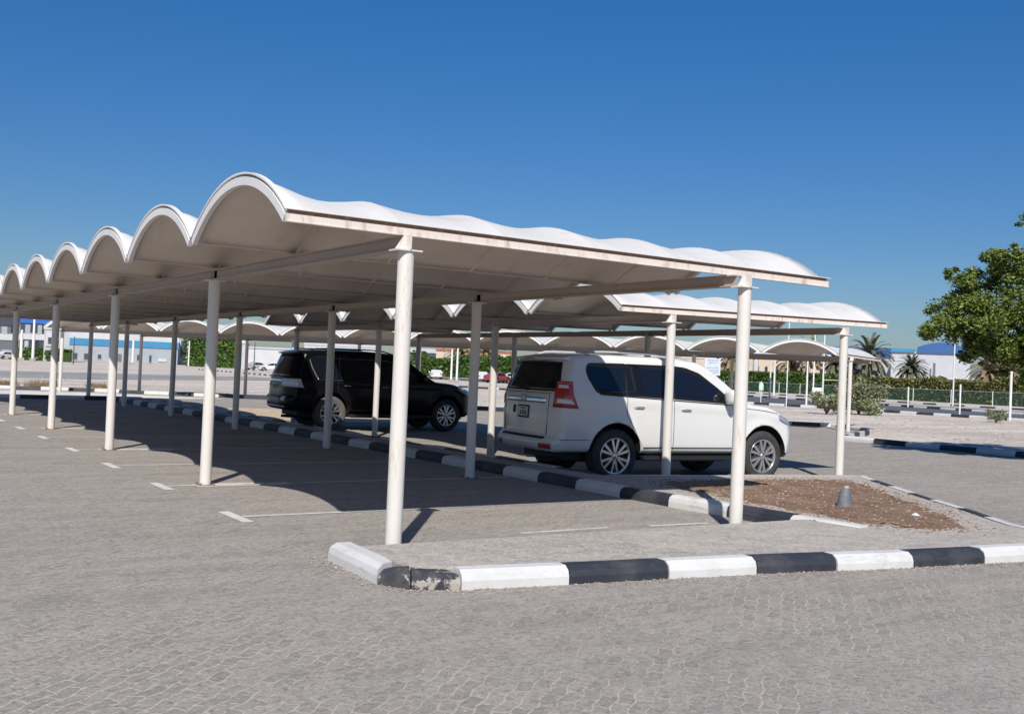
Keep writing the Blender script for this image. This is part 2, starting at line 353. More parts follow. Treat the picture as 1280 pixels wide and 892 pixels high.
# island between the rows of stalls (raised pavement)
isl = [(3.42, 7.10), (3.40, 6.30), (3.78, 6.09), (4.5, 5.95), (5.3, 5.83), (6.1, 5.70), (6.86, 5.55), (7.62, 5.40), (8.42, 5.27), (9.3, 5.14), (9.86, 5.08),
       (10.31, 6.0), (10.84, 6.69), (11.71, 7.95), (12.74, 9.38), (13.20, 10.02), (13.30, 10.17), (11.57, 10.58), (10.0, 10.88), (9.02, 11.08), (9.0, 35.6), (8.42, 35.6), (8.42, 8.9), (8.48, 7.02)]
mb = MB(); mb.prism(isl, -.16, .118); tag(mb.build('island_pavement', M['paver_island']), kind='structure')
# soil bed
def inpoly(x, y, P):
    c = False; j = len(P)-1
    for i in range(len(P)):
        if (P[i][1] > y) != (P[j][1] > y) and x < (P[j][0]-P[i][0])*(y-P[i][1])/(P[j][1]-P[i][1])+P[i][0]: c = not c
        j = i
    return c
bed = [(8.95, 9.4), (8.75, 8.2), (8.72, 7.45), (8.60, 6.75), (8.85, 6.1), (9.5, 5.9), (10.0, 6.35), (10.6, 7.0), (11.2, 7.9), (11.9, 8.8), (12.3, 9.35), (12.5, 9.8), (11.6, 10.05), (10.2, 10.25), (9.3, 10.3), (9.0, 9.9)]
mb = MB(); nx = 70
x0, x1, y0, y1 = 8.3, 13.0, 5.6, 10.9; NX, NY = 94, 106
def edge_d(x, y):
    best = 9
    for i in range(len(bed)):
        a = Vector(bed[i]); b = Vector(bed[(i+1) % len(bed)]); p = Vector((x, y)); t = max(0, min(1, (p-a).dot(b-a)/(b-a).length_squared)); best = min(best, (a+(b-a)*t-p).length)
    return best if inpoly(x, y, bed) else -best
idx = {}
for j in range(NY+1):
    for i in range(NX+1):
        x = x0+(x1-x0)*i/NX; y = y0+(y1-y0)*j/NY
        d = edge_d(x, y)+.10*noise.noise(Vector((x*3.1, y*3.1, 0)))+.05*noise.noise(Vector((x*9, y*9, 2)))
        z = .108+max(-.03, min(.03, d*.12))+ (.014*noise.noise(Vector((x*6, y*6, 5)))+.008*noise.noise(Vector((x*20, y*20, 5))) if d > 0 else 0)
        idx[i, j] = len(mb.v); mb.v.append((x, y, z))
for j in range(NY):
    for i in range(NX):
        q = [idx[i, j], idx[i+1, j], idx[i+1, j+1], idx[i, j+1]]
        if max(mb.v[k][2] for k in q) > .108: mb.f.append(q); mb.m.append(0); mb.s.append(True)
tag(mb.build('soil_bed', M['soil']), kind='structure')
mb = MB()
def pebble(mb, x, y, z, r):
    vs = []; fs = []
    a0 = random.random()*6
    top = (x, y, z+r*.75)
    ring = [(x+r*cos(a0+k*1.2566)*random.uniform(.7, 1.2), y+r*sin(a0+k*1.2566)*random.uniform(.7, 1.2), z+r*random.uniform(.1, .35)) for k in range(5)]
    mb.add([top]+ring+[(x, y, z-r*.3)], [(0, 1+k, 1+(k+1) % 5) for k in range(5)]+[(6, 1+(k+1) % 5, 1+k) for k in range(5)])
n = 0
while n < 5200:
    x = random.uniform(8.3, 13); y = random.uniform(5.6, 10.9)
    if edge_d(x, y) > -.10+random.random()**3*-.25: pebble(mb, x, y, .122 + (.01 if edge_d(x, y) > .1 else -.004), random.choice((.004, .005, .007, .009, .012, .018))*random.uniform(.7, 1.3)); n += 1
tag(mb.build('gravel_stones', M['stone']), 'small brown and pale stones scattered over the brown soil bed', 'gravel', kind='stuff')

# kerbs
def kerb(path, side, seg=.8, start=0, h=.135, wd=.14, special=None, gap=.005, z=0, tilt=.035):
    mb = MB(); P = [Vector(p[:2]) for p in path]
    cum = [0]
    for a, b in zip(P, P[1:]): cum.append(cum[-1]+(b-a).length)
    def at(s):
        s = max(0, min(cum[-1]-1e-6, s)); i = 0
        while cum[i+1] < s: i += 1
        a, b = P[i], P[i+1]; t = (s-cum[i])/(cum[i+1]-cum[i]); d = (b-a).normalized()
        return a+(b-a)*t, d
    L = cum[-1]; k = 0; s = 0; bounds = []
    while s < L-.05:
        l = (seg if not special or k >= len(special) else special[k][0])+random.uniform(-.012, .012)
        e = min(L, s+l); bounds.append((s, e, k)); s = e; k += 1
    for s, e, k in bounds:
        mi = (k+start) % 2 if not special or k >= len(special) else special[k][1]
        if special and k >= len(special): mi = (k+start) % 2
        n = 3 if e-s > .3 else 2; rings = []
        jz = random.uniform(-.006, .006); jx = random.uniform(-.006, .006)
        bk = (mi == 2)
        for i in range(n+1):
            q, d = at(s+gap+(e-s-2*gap)*i/n); nrm = Vector((-d.y, d.x))*side
            hh = h+jz; c = .03
            if bk: hh -= random.uniform(0, .03)
            prof = [(0+jx, -.17), (.004+jx, hh*.45), (tilt*.5+jx, hh-c), (tilt+c+jx, hh), (wd+tilt, hh), (wd+tilt, -.17)]
            rings.append([(q.x+nrm.x*a, q.y+nrm.y*a, z+b) for a, b in prof])
        m = len(rings[0]); vs = [v for r in rings for v in r]; fs = []
        for i in range(n):
            for j in range(m-1): fs.append((i*m+j, i*m+j+1, (i+1)*m+j+1, (i+1)*m+j) if side < 0 else (i*m+j, (i+1)*m+j, (i+1)*m+j+1, i*m+j+1))
        fs.append(tuple(range(m))); fs.append(tuple(n*m+j for j in reversed(range(m))))
        mb.add(vs, fs, mi)
    o = mb.build('kerb', [M['kerb_white'], M['kerb_black'], M['kerb_broken'], M['kerb_plain']]); return tag(o, kind='structure')
# foreground kerb: long white end stone, broken corner, then alternating 0.8 m stones
kerb([(3.27, 7.25), (3.21, 6.32), (3.33, 6.08), (3.65, 5.94), (4.46, 5.80), (5.28, 5.68), (6.08, 5.55), (6.84, 5.40), (7.60, 5.25), (8.40, 5.12), (9.2, 5.0), (9.95, 4.9)],
     1, .8, 1, .125, .14, special=[(.93, 0), (.27, 2), (.345, 2), (.82, 0), (.83, 1), (.81, 0), (.775, 1), (.775, 0), (.81, 1), (.81, 0)])
kerb([(8.36, 6.4), (8.30, 7.2), (8.28, 8.0), (8.24, 9.0), (8.23, 9.8), (8.22, 35.6)], -1, .86, 0, .135, special=[(.8, 0), (.85, 1), (.87, 0), (.85, 1), (.9, 0)])
kerb([(9.14, 11.3), (9.14, 35.6)], 1, .8, 1, .13)
kerb([(9.95, 4.95), (10.36, 5.98), (10.90, 6.66), (11.76, 7.93), (12.80, 9.35), (13.36, 10.10)], 1, .78, 1, .128, .13)
mb = MB()
kerb([(13.38, 10.22), (11.6, 10.66), (10.0, 10.97), (9.1, 11.15)], 1, .8, 0, .126, .12, special=[(.8, 3)]*8)
kerb([(8.3, 35.7), (-8, 36.6)], -1, .95, 1, .13)
kerb([(8.25, 35.72), (9.15, 35.65)], 1, .8, 0, .13)
kerb([(-60, 52), (-12, 47.2), (3.0, 45.4), (8.9, 43.9), (14.9, 39.5), (30.4, 24.5), (28.6, 21.6), (23.4, 18.7), (23.2, 12.9), (27, 8), (40, -6)], 1, 1.0, 0, .13)
kerb([(54.0, 0), (54.3, 25), (55.5, 42), (53.6, 52), (48, 74), (41, 100), (46, 150)], -1, 1.2, 0, .13, .3)
kerb([(68, 10), (70, 30), (74, 49), (82, 75), (92, 110)], -1, 1.6, 0, .13, .45)
kerb([(82, 20), (90, 45), (97, 70), (108, 105), (128, 150)], -1, 2.0, 0, .13, .6)
# sand drifted against the foot of the front kerb
def drift(path, side, z=0.0, wid=.16, n=900, name='sand_drift'):
    mb = MB(); P_ = [Vector(p) for p in path]; seg = [(b-a).length for a, b in zip(P_, P_[1:])]; L = sum(seg)
    for k in range(n):
        s = random.random()*L; i = 0
        while s > seg[i] and i < len(seg)-1: s -= seg[i]; i += 1
        d = (P_[i+1]-P_[i]).normalized(); nn = Vector((-d.y, d.x))*side; q = P_[i]+d*s-nn*(abs(random.gauss(0, 1))*wid*.6-.02)
        r = random.choice((.003, .004, .006, .008, .012))*random.uniform(.7, 1.4); pebble(mb, q.x, q.y, z, r)
    return tag(mb.build('loose_grit', M['grit']), 'fine sandy grit gathered along the foot of the front kerb', 'grit', kind='stuff')
drift([(3.27, 7.4), (3.21, 6.32), (3.33, 6.08), (3.65, 5.94), (4.46, 5.80), (5.28, 5.68), (6.08, 5.55), (6.84, 5.40), (7.60, 5.25), (8.40, 5.12), (9.2, 5.0), (9.95, 4.9)], 1, 0, .13, 2400)
sheet('sunlit_sand_patch', [(10.0, 27.6), (12.4, 26.4), (15.5, 27.0), (15.8, 30.5), (11.5, 32.2), (9.4, 31.6)], .012, simple('sunlit_tan_sand', (.46, .35, .24, 1), .95, 0, .15, 2))  # tan sheet; a sunlit gap between shadows is put into its colour
for v_ in bpy.data.objects['sunlit_sand_patch'].data.vertices: v_.co.z = gz(v_.co.x, v_.co.y)+.012
# painted lines
def line(pts, wd, z=.004):
    mb = MB(); a = Vector(pts[0]); b = Vector(pts[1]); d = (b-a).normalized(); n = Vector((-d.y, d.x))*wd/2
    mb.add([(*(a-n), z), (*(b-n), z), (*(b+n), z), (*(a+n), z)], [(0, 1, 2, 3)]); return mb
mb = MB()
def addline(a, b, wd, z=.004):
    a = Vector(a); b = Vector(b); n_ = max(1, int((b-a).length/.4)); d = (b-a).normalized(); nn = Vector((-d.y, d.x))*wd/2; vs = []
    for i in range(n_+1):
        c = a+(b-a)*i/n_; h_ = z+(gz(c.x, c.y) if z < .1 else 0)+(.004 if c.x > 8.6 and z < .1 else 0); vs += [(*(c-nn), h_), (*(c+nn), h_)]
    mb.add(vs, [(2*i, 2*i+2, 2*i+3, 2*i+1) for i in range(n_)])
ys = [9.56, 12.08, 14.5, 17.0, 19.5, 21.9, 24.3, 26.7, 29.1, 31.5, 33.9]
for i, y in enumerate(ys):
    addline((3.36, y-.36), (3.36, y+.36), .11)
    addline((3.43, y), (8.1, y+.02), .07)
ya = 14.1
for i in range(9):
    addline((14.9, ya-.3+i*2.42), (14.9, ya+.3+i*2.42), .11); addline((10.0, ya+i*2.42), (14.83, ya-.5+i*2.42), .07)
for i in (1, 3, 5, 7): addline((3.75, ys[i]+.02), (4.9, ys[i]), .26, .0015)
addline((5.0, 7.2), (5.95, 7.22), .05, .123); addline((6.4, 7.17), (7.1, 7.13), .05, .123)
addline((20.0, 18.0), (23.0, 20.4), .1)
for i, y in enumerate([0]): pass
tag(mb.build('road_markings', M['line']), kind='structure')

# ------------------------------------------------------------------ canopies
def canopy(label, org, u, v, depth, nv, bay, hv, h1, cols, colx, flip=False, tilt=0.0, rise=.42, nrib=6, near_label=None, far=False, near_row=0):
    root = empty('parking_canopy', (org[0], org[1], 0)); tag(root, label, 'canopy', 'wave roofed parking canopies')
    u = Vector((*u, 0)); v = Vector((*v, 0)); un = u.normalized(); vn = v.normalized()
    W = lambda a, b, z: u*a+v*b+Vector((0, 0, z+tilt*a*(1 if z > 1 else 0)))
    zs = hv+.06
    def riseat(a):
        q = a/depth*nrib; fr = abs(q-round(q)); sag = .06*sin(pi*min(1, fr*2)/2)
        t = max(exp(-(a/.30)**2), 1.0*exp(-((depth-a)/.62)**2))
        return (rise-.075)*(1-t)+rise*t-sag*(1-t*.8)
    c = bay-.07; NS = 36 if not far else 18; NT_ = 18 if not far else 12
    def arc(t):       # circular profile, 0..1
        r = .42; Rr = (c*c/4+r*r)/(2*r); y = (t-.5)*c
        return (sqrt(Rr*Rr-y*y)-(Rr-r))/r
    for k in range(nv):
        b0 = k*bay+.035
        mb = MB(); idx = {}
        for lay, off in ((0, 0), (1, -.022)):
            for i in range(NS+1):
                a = depth*i/NS
                for j in range(NT_+1):
                    t = .5-.5*cos(pi*j/NT_)*.35-.325*(1-2*j/NT_)
                    t = min(1, max(0, t))
                    idx[lay, i, j] = len(mb.v); mb.v.append(tuple(W(a, b0+t*c, zs+off+riseat(a)*arc(t))))
        def q(a_, b_, c_, d_): mb.f.append([a_, b_, c_, d_]); mb.m.append(0); mb.s.append(True)
        for i in range(NS):
            for j in range(NT_):
                q(idx[0, i, j], idx[0, i+1, j], idx[0, i+1, j+1], idx[0, i, j+1])
                q(idx[1, i, j], idx[1, i, j+1], idx[1, i+1, j+1], idx[1, i+1, j])
        for i in range(NS):
            q(idx[0, i, 0], idx[1, i, 0], idx[1, i+1, 0], idx[0, i+1, 0]); q(idx[0, i, NT_], idx[0, i+1, NT_], idx[1, i+1, NT_], idx[1, i, NT_])
        for j in range(NT_):
            q(idx[0, 0, j], idx[0, 0, j+1], idx[1, 0, j+1], idx[1, 0, j]); q(idx[0, NS, j], idx[1, NS, j], idx[1, NS, j+1], idx[0, NS, j+1])
        if not far:
            for ir in range(1, nrib):
                a = depth*ir/nrib; base_ = len(mb.v); NR = 14
                for j in range(NR+1):
                    t = j/NR; z = zs+riseat(a)*arc(t)-.020
                    for (oa, oz) in ((-.016, 0), (-.016, -.011), (.016, -.011), (.016, 0)): mb.v.append(tuple(W(a+oa, b0+t*c, z+oz)))
                for j in range(NR):
                    p_ = base_+4*j
                    for f_ in ((0, 4, 5, 1), (1, 5, 6, 2), (2, 6, 7, 3)): mb.f.append([p_+x for x in f_]); mb.m.append(1); mb.s.append(False)
        vault = mb.build('vault', [M['roof'], M['rib']], root)
        me = vault.data; at_ = me.attributes.new('sharp_edge', 'BOOLEAN', 'EDGE'); per = max(1, NS//nrib); rib_v = {idx[0, i, j]: i for i in range(per, NS, per) for j in range(NT_+1)}
        fl = [rib_v.get(e.vertices[0], -1) == rib_v.get(e.vertices[1], -2) for e in me.edges]; at_.data.foreach_set('value', fl)
        # valley gutter beam beneath each joint
        for end, a in ((0, 0.0), (1, depth)):
            sg = -1 if end == 0 else 1
            mb = MB(); NA = 24 if not far else 14; ring = []
            # band 0, recess 1, lip; recess coloured for the lip's shadow
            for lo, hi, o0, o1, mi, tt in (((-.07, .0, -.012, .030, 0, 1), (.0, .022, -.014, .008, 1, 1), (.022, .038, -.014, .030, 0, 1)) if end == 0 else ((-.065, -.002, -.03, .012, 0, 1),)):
                base = len(mb.v)
                for j in range(NA+1):
                    t = j/NA; r = riseat(a)*arc(t)
                    # normal offset of the profile in (b,z)
                    dt = .01; dz = riseat(a)*(arc(min(1, t+dt))-arc(max(0, t-dt))); db = c*(min(1, t+dt)-max(0, t-dt)); L = sqrt(dz*dz+db*db); nb, nz = -dz/L, db/L
                    for h in (lo, hi):
                        for oo in (o0, o1):
                            mb.v.append(tuple(W(a+sg*oo, b0+t*c+nb*h*.9, zs+r+nz*h)))
                for j in range(NA):
                    p = base+4*j; r_ = p+4
                    for f in ((p+1, p+3, r_+3, r_+1), (p, r_, r_+2, p+2), (p, p+1, r_+1, r_), (p+2, r_+2, r_+3, p+3)):
                        mb.f.append(list(f)); mb.m.append(mi); mb.s.append(False)
                for p in (base, base+4*NA): mb.f.append([p, p+1, p+3, p+2]); mb.m.append(mi); mb.s.append(False)
            mb.build('edge_arch', [M['arch_white'], M['arch_shade']], vault)
    # valley gutters (between vaults)
    for k in range(1, nv):
        mb = MB(); b = k*bay
        mb.box((.03, -.036, zs-.028), (depth-.03, .036, zs-.004), 0, lambda p: W(p.x, b+p.y, p.z)); mb.build('valley_gutter', M['roof'], root)
    # end beams : channel, its groove coloured dark for the shade under the sheet edge
    for b, sg in ((0, -1), (nv*bay, 1)):
        mb = MB()
        fr = lambda p, b=b, sg=sg: W(p.x, b+sg*p.y, p.z)
        mb.box((-.03, -.035, hv), (depth+.03, .016, hv+.010), 0, fr)
        mb.box((-.03, -.03, hv+.010), (depth+.03, .008, hv+.062), 0, fr)
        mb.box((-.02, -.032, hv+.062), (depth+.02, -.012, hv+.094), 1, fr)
        mb.box((-.03, -.06, hv+.094), (depth+.05, .020, hv+.100), 2, fr)
        mb.build('end_beam', [M['beam_rust'], M['groove'], M['arch_white']], root)
    for a in colx:
        mb = MB(); fr = lambda p, a=a: W(a, 0, 0)+vn*p.y+un*p.x+Vector((0, 0, p.z))
        y0_, y1_ = -.0, (nv*bay)
        LL = (v*nv*bay).length
        ys_ = near_row+.02 if (near_row and a > 2) else 0
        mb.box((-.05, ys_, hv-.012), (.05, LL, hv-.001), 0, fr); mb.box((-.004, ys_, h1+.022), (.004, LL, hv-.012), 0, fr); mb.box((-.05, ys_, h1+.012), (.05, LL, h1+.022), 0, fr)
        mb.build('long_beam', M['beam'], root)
        for b in cols[(1 if far and a > 2 else 0):]:
            fo = near_row if (a > 2 and b == cols[0]) else 0
            mb = MB(); p = W(a+(.05 if fo else 0), b+fo, 0)
            lean = random.uniform(-.004, .004)
            mb.tube([p+Vector((0, 0, -.14)), p+Vector((lean, 0, h1*.5)), p+Vector((lean, 0, h1))], .066, 20 if not far else 10)
            cm = mb.build('column', M['col'], root)
            mb = MB(); fr2 = lambda q_, p=p: p+un*q_.x+vn*q_.y+Vector((0, 0, q_.z))
            mb.box((-.11, -.08, h1), (.11, .08, h1+.012), 0, fr2)
            mb.add([fr2(Vector(t)) for t in ((-.10, -.004, h1+.012), (.0, -.004, h1+.012), (.0, -.004, hv), (-.02, -.004, hv), (-.10, .004, h1+.012), (.0, .004, h1+.012), (.0, .004, hv), (-.02, .004, hv))], [(0, 1, 2, 3), (7, 6, 5, 4), (0, 3, 7, 4), (3, 2, 6, 7)])
            mb.box((-.004, -.09, h1+.012), (.004, -.001, hv), 0, fr2)
            mb.build('cap_plate', M['col'], cm)
            if not far:
                mb = MB()
                z0b = gz(p.x+org[0], p.y+org[1]); mb.box((-.10, -.10, z0b), (.10, .10, z0b+.008), 0, fr2)
                for sx in (-.075, .075):
                    for sy in (-.075, .075): q_ = fr2(Vector((sx, sy, z0b+.008))); mb.tube([q_, q_+Vector((0, 0, .02))], .011, 6)
                mb.build('base_plate', M['groove'], cm)
    return root
B = 2.393
canopy('nearest white wave roofed parking canopy on cream steel columns over empty shaded bays', (2.912, 7.39), (1, 0), (0, 1), 6.06, 12, B, 2.52, 2.391,
       [-.03]+[-.05+4.787*k for k in range(1, 6)]+[12*B-.1], (.966, 4.61), near_row=-.13)
canopy('middle white wave roofed parking canopy sheltering the white and black SUVs', (9.78, 11.70), (cos(-.125), sin(-.125)), (-.005, 1), 5.22, 6, B, 2.43, 2.305,
       [-.02]+[4.787*k for k in (1, 2)]+[6*B-.05], (.84, 4.28), tilt=.009)
d3 = Vector((-.69, .724)).normalized(); n3 = Vector((.724, .69)).normalized()
p3 = n3*34.9+d3*(-3.0)
canopy('far white wave roofed parking canopy standing diagonally across the back of the lot', (p3.x, p3.y), (.912, .41), (d3.x, d3.y), 5.9, 12, 2.42, 2.44, 2.31,
       [-.2]+[4.84*k for k in range(1, 6)]+[29.0], (.7, 4.4), far=True)

# ------------------------------------------------------------------ vehicles
def interp(pts, x):
    if x <= pts[0][0]: return pts[0][1]
    for (a, b), (c_, d_) in zip(pts, pts[1:]):
        if x <= c_:
            t = (x-a)/(c_-a); return b+(d_-b)*t
    return pts[-1][1]
def sinterp(pts, x):
    if x <= pts[0][0]: return pts[0][1]
    for i in range(len(pts)-1):
        a, b = pts[i]; c_, d_ = pts[i+1]
        if x <= c_:
            h = c_-a; t = (x-a)/h
            m0 = (d_-pts[i-1][1])/(c_-pts[i-1][0]) if i > 0 else (d_-b)/h
            m1 = (pts[i+2][1]-b)/(pts[i+2][0]-a) if i+2 < len(pts) else (d_-b)/h
            s0 = (d_-b)/h
            if m0*s0 <= 0: m0 = 0
            else: m0 = math.copysign(min(abs(m0), 3*abs(s0)), s0)
            if m1*s0 <= 0: m1 = 0
            else: m1 = math.copysign(min(abs(m1), 3*abs(s0)), s0)
            return (2*t**3-3*t*t+1)*b+(t**3-2*t*t+t)*h*m0+(-2*t**3+3*t*t)*d_+(t**3-t*t)*h*m1
    return pts[-1][1]
class Body:
    HB = 1.5; CB = .75
    def __init__(s, sp): s.sp = sp; s.L = sp['L']; s.w = sp['w']
    def top(s, x): return sinterp(s.sp['top'], x)
    def belt(s, x): return min(interp(s.sp['belt'], x), s.top(x)-.05)
    def zb(s, x): return interp(s.sp['bot'], x)
    def zmap(s, x, c):
        zb, be, tp = s.zb(x), s.belt(x), s.top(x)
        return zb+(be-zb)*c/s.CB if c < s.CB else be+(tp-be)*(c-s.CB)/(s.HB-s.CB)
    def cinv(s, x, z):
        zb, be, tp = s.zb(x), s.belt(x), s.top(x)
        return (z-zb)/(be-zb)*s.CB if z < be else s.CB+(z-be)/(tp-be)*(s.HB-s.CB)
    def round(s, p):
        r = s.sp.get('r', .085); L, w, H = s.L, s.w, s.HB
        q = Vector((min(max(p.x, r), L-r), min(max(p.y, -w+r), w-r), min(max(p.z, r), H-r))); d = p-q
        return q+d.normalized()*r if d.length > 1e-9 else p
    def P(s, x, y, c):
        p = s.round(Vector((x, y, c))); x, y, c = p
        z = s.zmap(x, c); be = s.belt(x); b = y/s.w; sp = s.sp
        W = s.w
        if z > be: W -= (z-be)*sp['tumble']
        else: W -= .05*((be-.28-z)/.55)**2 if z < be-.28 else .0
        W += .010*exp(-((z-(be-.07))/.035)**2)
        for wx in sp['wheels']:
            d = sqrt((x-wx)**2+(z-sp['wr'])**2)-sp['arch']
            W += sp.get('flare', .02)*exp(-(d/.09)**2)
        y = b*W
        # crown
        if c > s.HB-.02-.5: z -= sp.get('crown', .035)*(b*b)*max(0, (c-s.CB)/(s.HB-s.CB))
        # ends
        tR = max(0, 1-x/.9)**1.2; tF = max(0, 1-(s.L-x)/.9)**1.2
        x += tR*(interp(sp['rear'], z)+sp['rk']*abs(b)**5) - tF*(interp(sp['nose'], z)+sp['fk']*abs(b)**3.2)
        return Vector((x-s.L/2, y, z))
    def mesh(s, res=1.0):
        nx, ny, nz = int(110*res), int(26*res), int(34*res)
        mb = MB(); cache = {}
        def vid(i, j, k):
            if (i, j, k) not in cache:
                cache[i, j, k] = len(mb.v); mb.v.append(tuple(s.P(s.L*i/nx, -s.w+2*s.w*j/ny, s.HB*k/nz)))
            return cache[i, j, k]
        def q(*a): mb.f.append([vid(*t) for t in a]); mb.m.append(0); mb.s.append(True)
        for i in range(nx):
            for j in range(ny):
                q((i, j, nz), (i+1, j, nz), (i+1, j+1, nz), (i, j+1, nz)); q((i, j, 0), (i, j+1, 0), (i+1, j+1, 0), (i+1, j, 0))
            for k in range(nz):
                q((i, 0, k), (i+1, 0, k), (i+1, 0, k+1), (i, 0, k+1)); q((i, ny, k), (i, ny, k+1), (i+1, ny, k+1), (i+1, ny, k))
        for j in range(ny):
            for k in range(nz):
                q((0, j, k), (0, j, k+1), (0, j+1, k+1), (0, j+1, k)); q((nx, j, k), (nx, j+1, k), (nx, j+1, k+1), (nx, j, k+1))
        return mb
    def patch(s, mb, fn, n, m, off=.004, mi=0, skirt=.012):
        # fn(a,b)->(x,y,c) box surface coordinates
        g = {}; base = len(mb.v)
        for i in range(n+1):
            for j in range(m+1):
                a, b = i/n, j/m; e = 1e-3
                p = s.P(*fn(a, b)); pa = s.P(*fn(min(1, a+e), b))-s.P(*fn(max(0, a-e), b)); pb = s.P(*fn(a, min(1, b+e)))-s.P(*fn(a, max(0, b-e)))
                nr = pa.cross(pb)
                if nr.length < 1e-12: nr = Vector((0, 0, 0))
                else: nr.normalize()
                ctr = Vector((max(-s.L/2+.8, min(s.L/2-.8, p.x)), 0, .8))
                if nr.dot(p-ctr) < 0: nr = -nr
                g[i, j] = (p, nr)
        for i in range(n+1):
            for j in range(m+1): mb.v.append(tuple(g[i, j][0]+g[i, j][1]*off))
        for i in range(n):
            for j in range(m):
                a = base+i*(m+1)+j; f = [a, a+m+1, a+m+2, a+1]
                v0, v1, v2 = (Vector(mb.v[f[t]]) for t in (0, 1, 2))
                if (v1-v0).cross(v2-v0).dot(g[i, j][1]) < 0: f.reverse()
                mb.f.append(f); mb.m.append(mi); mb.s.append(True)
        bd = [(i, 0) for i in range(n)]+[(n, j) for j in range(m)]+[(i, m) for i in range(n, 0, -1)]+[(0, j) for j in range(m, 0, -1)]
        b2 = len(mb.v)
        for ij in bd: mb.v.append(tuple(g[ij][0]-g[ij][1]*skirt))
        for t in range(len(bd)):
            i, j = bd[t]; i2, j2 = bd[(t+1) % len(bd)]
            mb.f.append([base+i*(m+1)+j, base+i2*(m+1)+j2, b2+(t+1) % len(bd), b2+t]); mb.m.append(mi); mb.s.append(False)
    def side(s, sd, lo, hi, x0, x1):
        def fn(a, b):
            x = x0+(x1-x0)*a; z0, z1 = interp(lo, x), interp(hi, x); z = z0+(z1-z0)*b
            return (x, sd*s.w, s.cinv(x, z))
        return fn
    def rearf(s, y0, y1, z0, z1):
        return lambda a, b: (0, y0+(y1-y0)*a, s.cinv(.02, z0+(z1-z0)*b))
    def frontf(s, y0, y1, z0, z1):
        return lambda a, b: (s.L, y0+(y1-y0)*a, s.cinv(s.L-.02, min(z0+(z1-z0)*b, s.top(s.L-.02)-.01)))
    def topf(s, x0, x1, y):
        return lambda a, b: (x0+(x1-x0)*a, (y[0]+(y[1]-y[0])*a)*(2*b-1), s.HB)
def wheel(root, x, y, r, sgn, wd=.26, tyre='rubber', nsp=6, rimr=.235, res=1):
    N = int(40*res); parts = MB()
    def rev(mb, prof, mi=0, sm=True, n=N):
        b = len(mb.v); m = len(prof)
        for i in range(n):
            a = 2*pi*i/n
            for rad, yy in prof: mb.v.append((rad*cos(a), sgn*yy, rad*sin(a)))
        for i in range(n):
            for j in range(m-1):
                f = [b+i*m+j, b+i*m+j+1, b+((i+1) % n)*m+j+1, b+((i+1) % n)*m+j]
                mb.f.append(f if sgn < 0 else f[::-1]); mb.m.append(mi); mb.s.append(sm)
    wl = MB(); rev(wl, [(.02, -.02), (rimr*.62, -.02), (rimr*.62, -.05), (rimr*.97, -.06), (rimr*.97, -wd)])
    w_ = wl.build('wheel', M['dark'], root, (x, y, r))
    tb = MB(); h = wd
    rev(tb, [(rimr, .0), (rimr+.015, .008), (rimr+.05, .018), (r-.045, .012), (r-.015, -.004), (r, -.03), (r+.001, -.07), (r-.006, -.072), (r-.006, -.085), (r, -.087), (r, -wd+.05), (r-.015, -wd+.01), (r-.06, -wd-.005), (rimr, -wd+.01)])
    tb.build('tyre', M[tyre], w_)
    rb = MB(); rev(rb, [(rimr*.9, -.045), (rimr*.93, -.004), (rimr, .006), (rimr+.008, .0), (rimr+.006, -.03)])
    rev(rb, [(.0, .004), (.035, .004), (.045, -.004), (.05, -.03)], n=max(10, N//2))
    for k in range(nsp):
        for da in (-.17, .17):
            a = 2*pi*k/nsp+pi/2; ct = Vector((cos(a+da*.35), 0, sin(a+da*.35)))*.04; ot = Vector((cos(a+da*1.25), 0, sin(a+da*1.25)))*rimr*.955
            d = (ot-ct); nn = Vector((-d.z, 0, d.x)).normalized(); w0, w1 = .014, .020
            vs = []
            for p, ww in ((ct, w0), (ot, w1)):
                for t in (-1, 1):
                    vs.append(p+nn*ww*t+Vector((0, sgn*-.002, 0))); vs.append(p+nn*ww*1.25*t+Vector((0, -sgn*.035, 0)))
            rb.add(vs, [(0, 2, 6, 4), (0, 4, 5, 1), (2, 3, 7, 6), (4, 6, 7, 5)])
    rb.build('rim', M['alloy'], w_)
    return w_
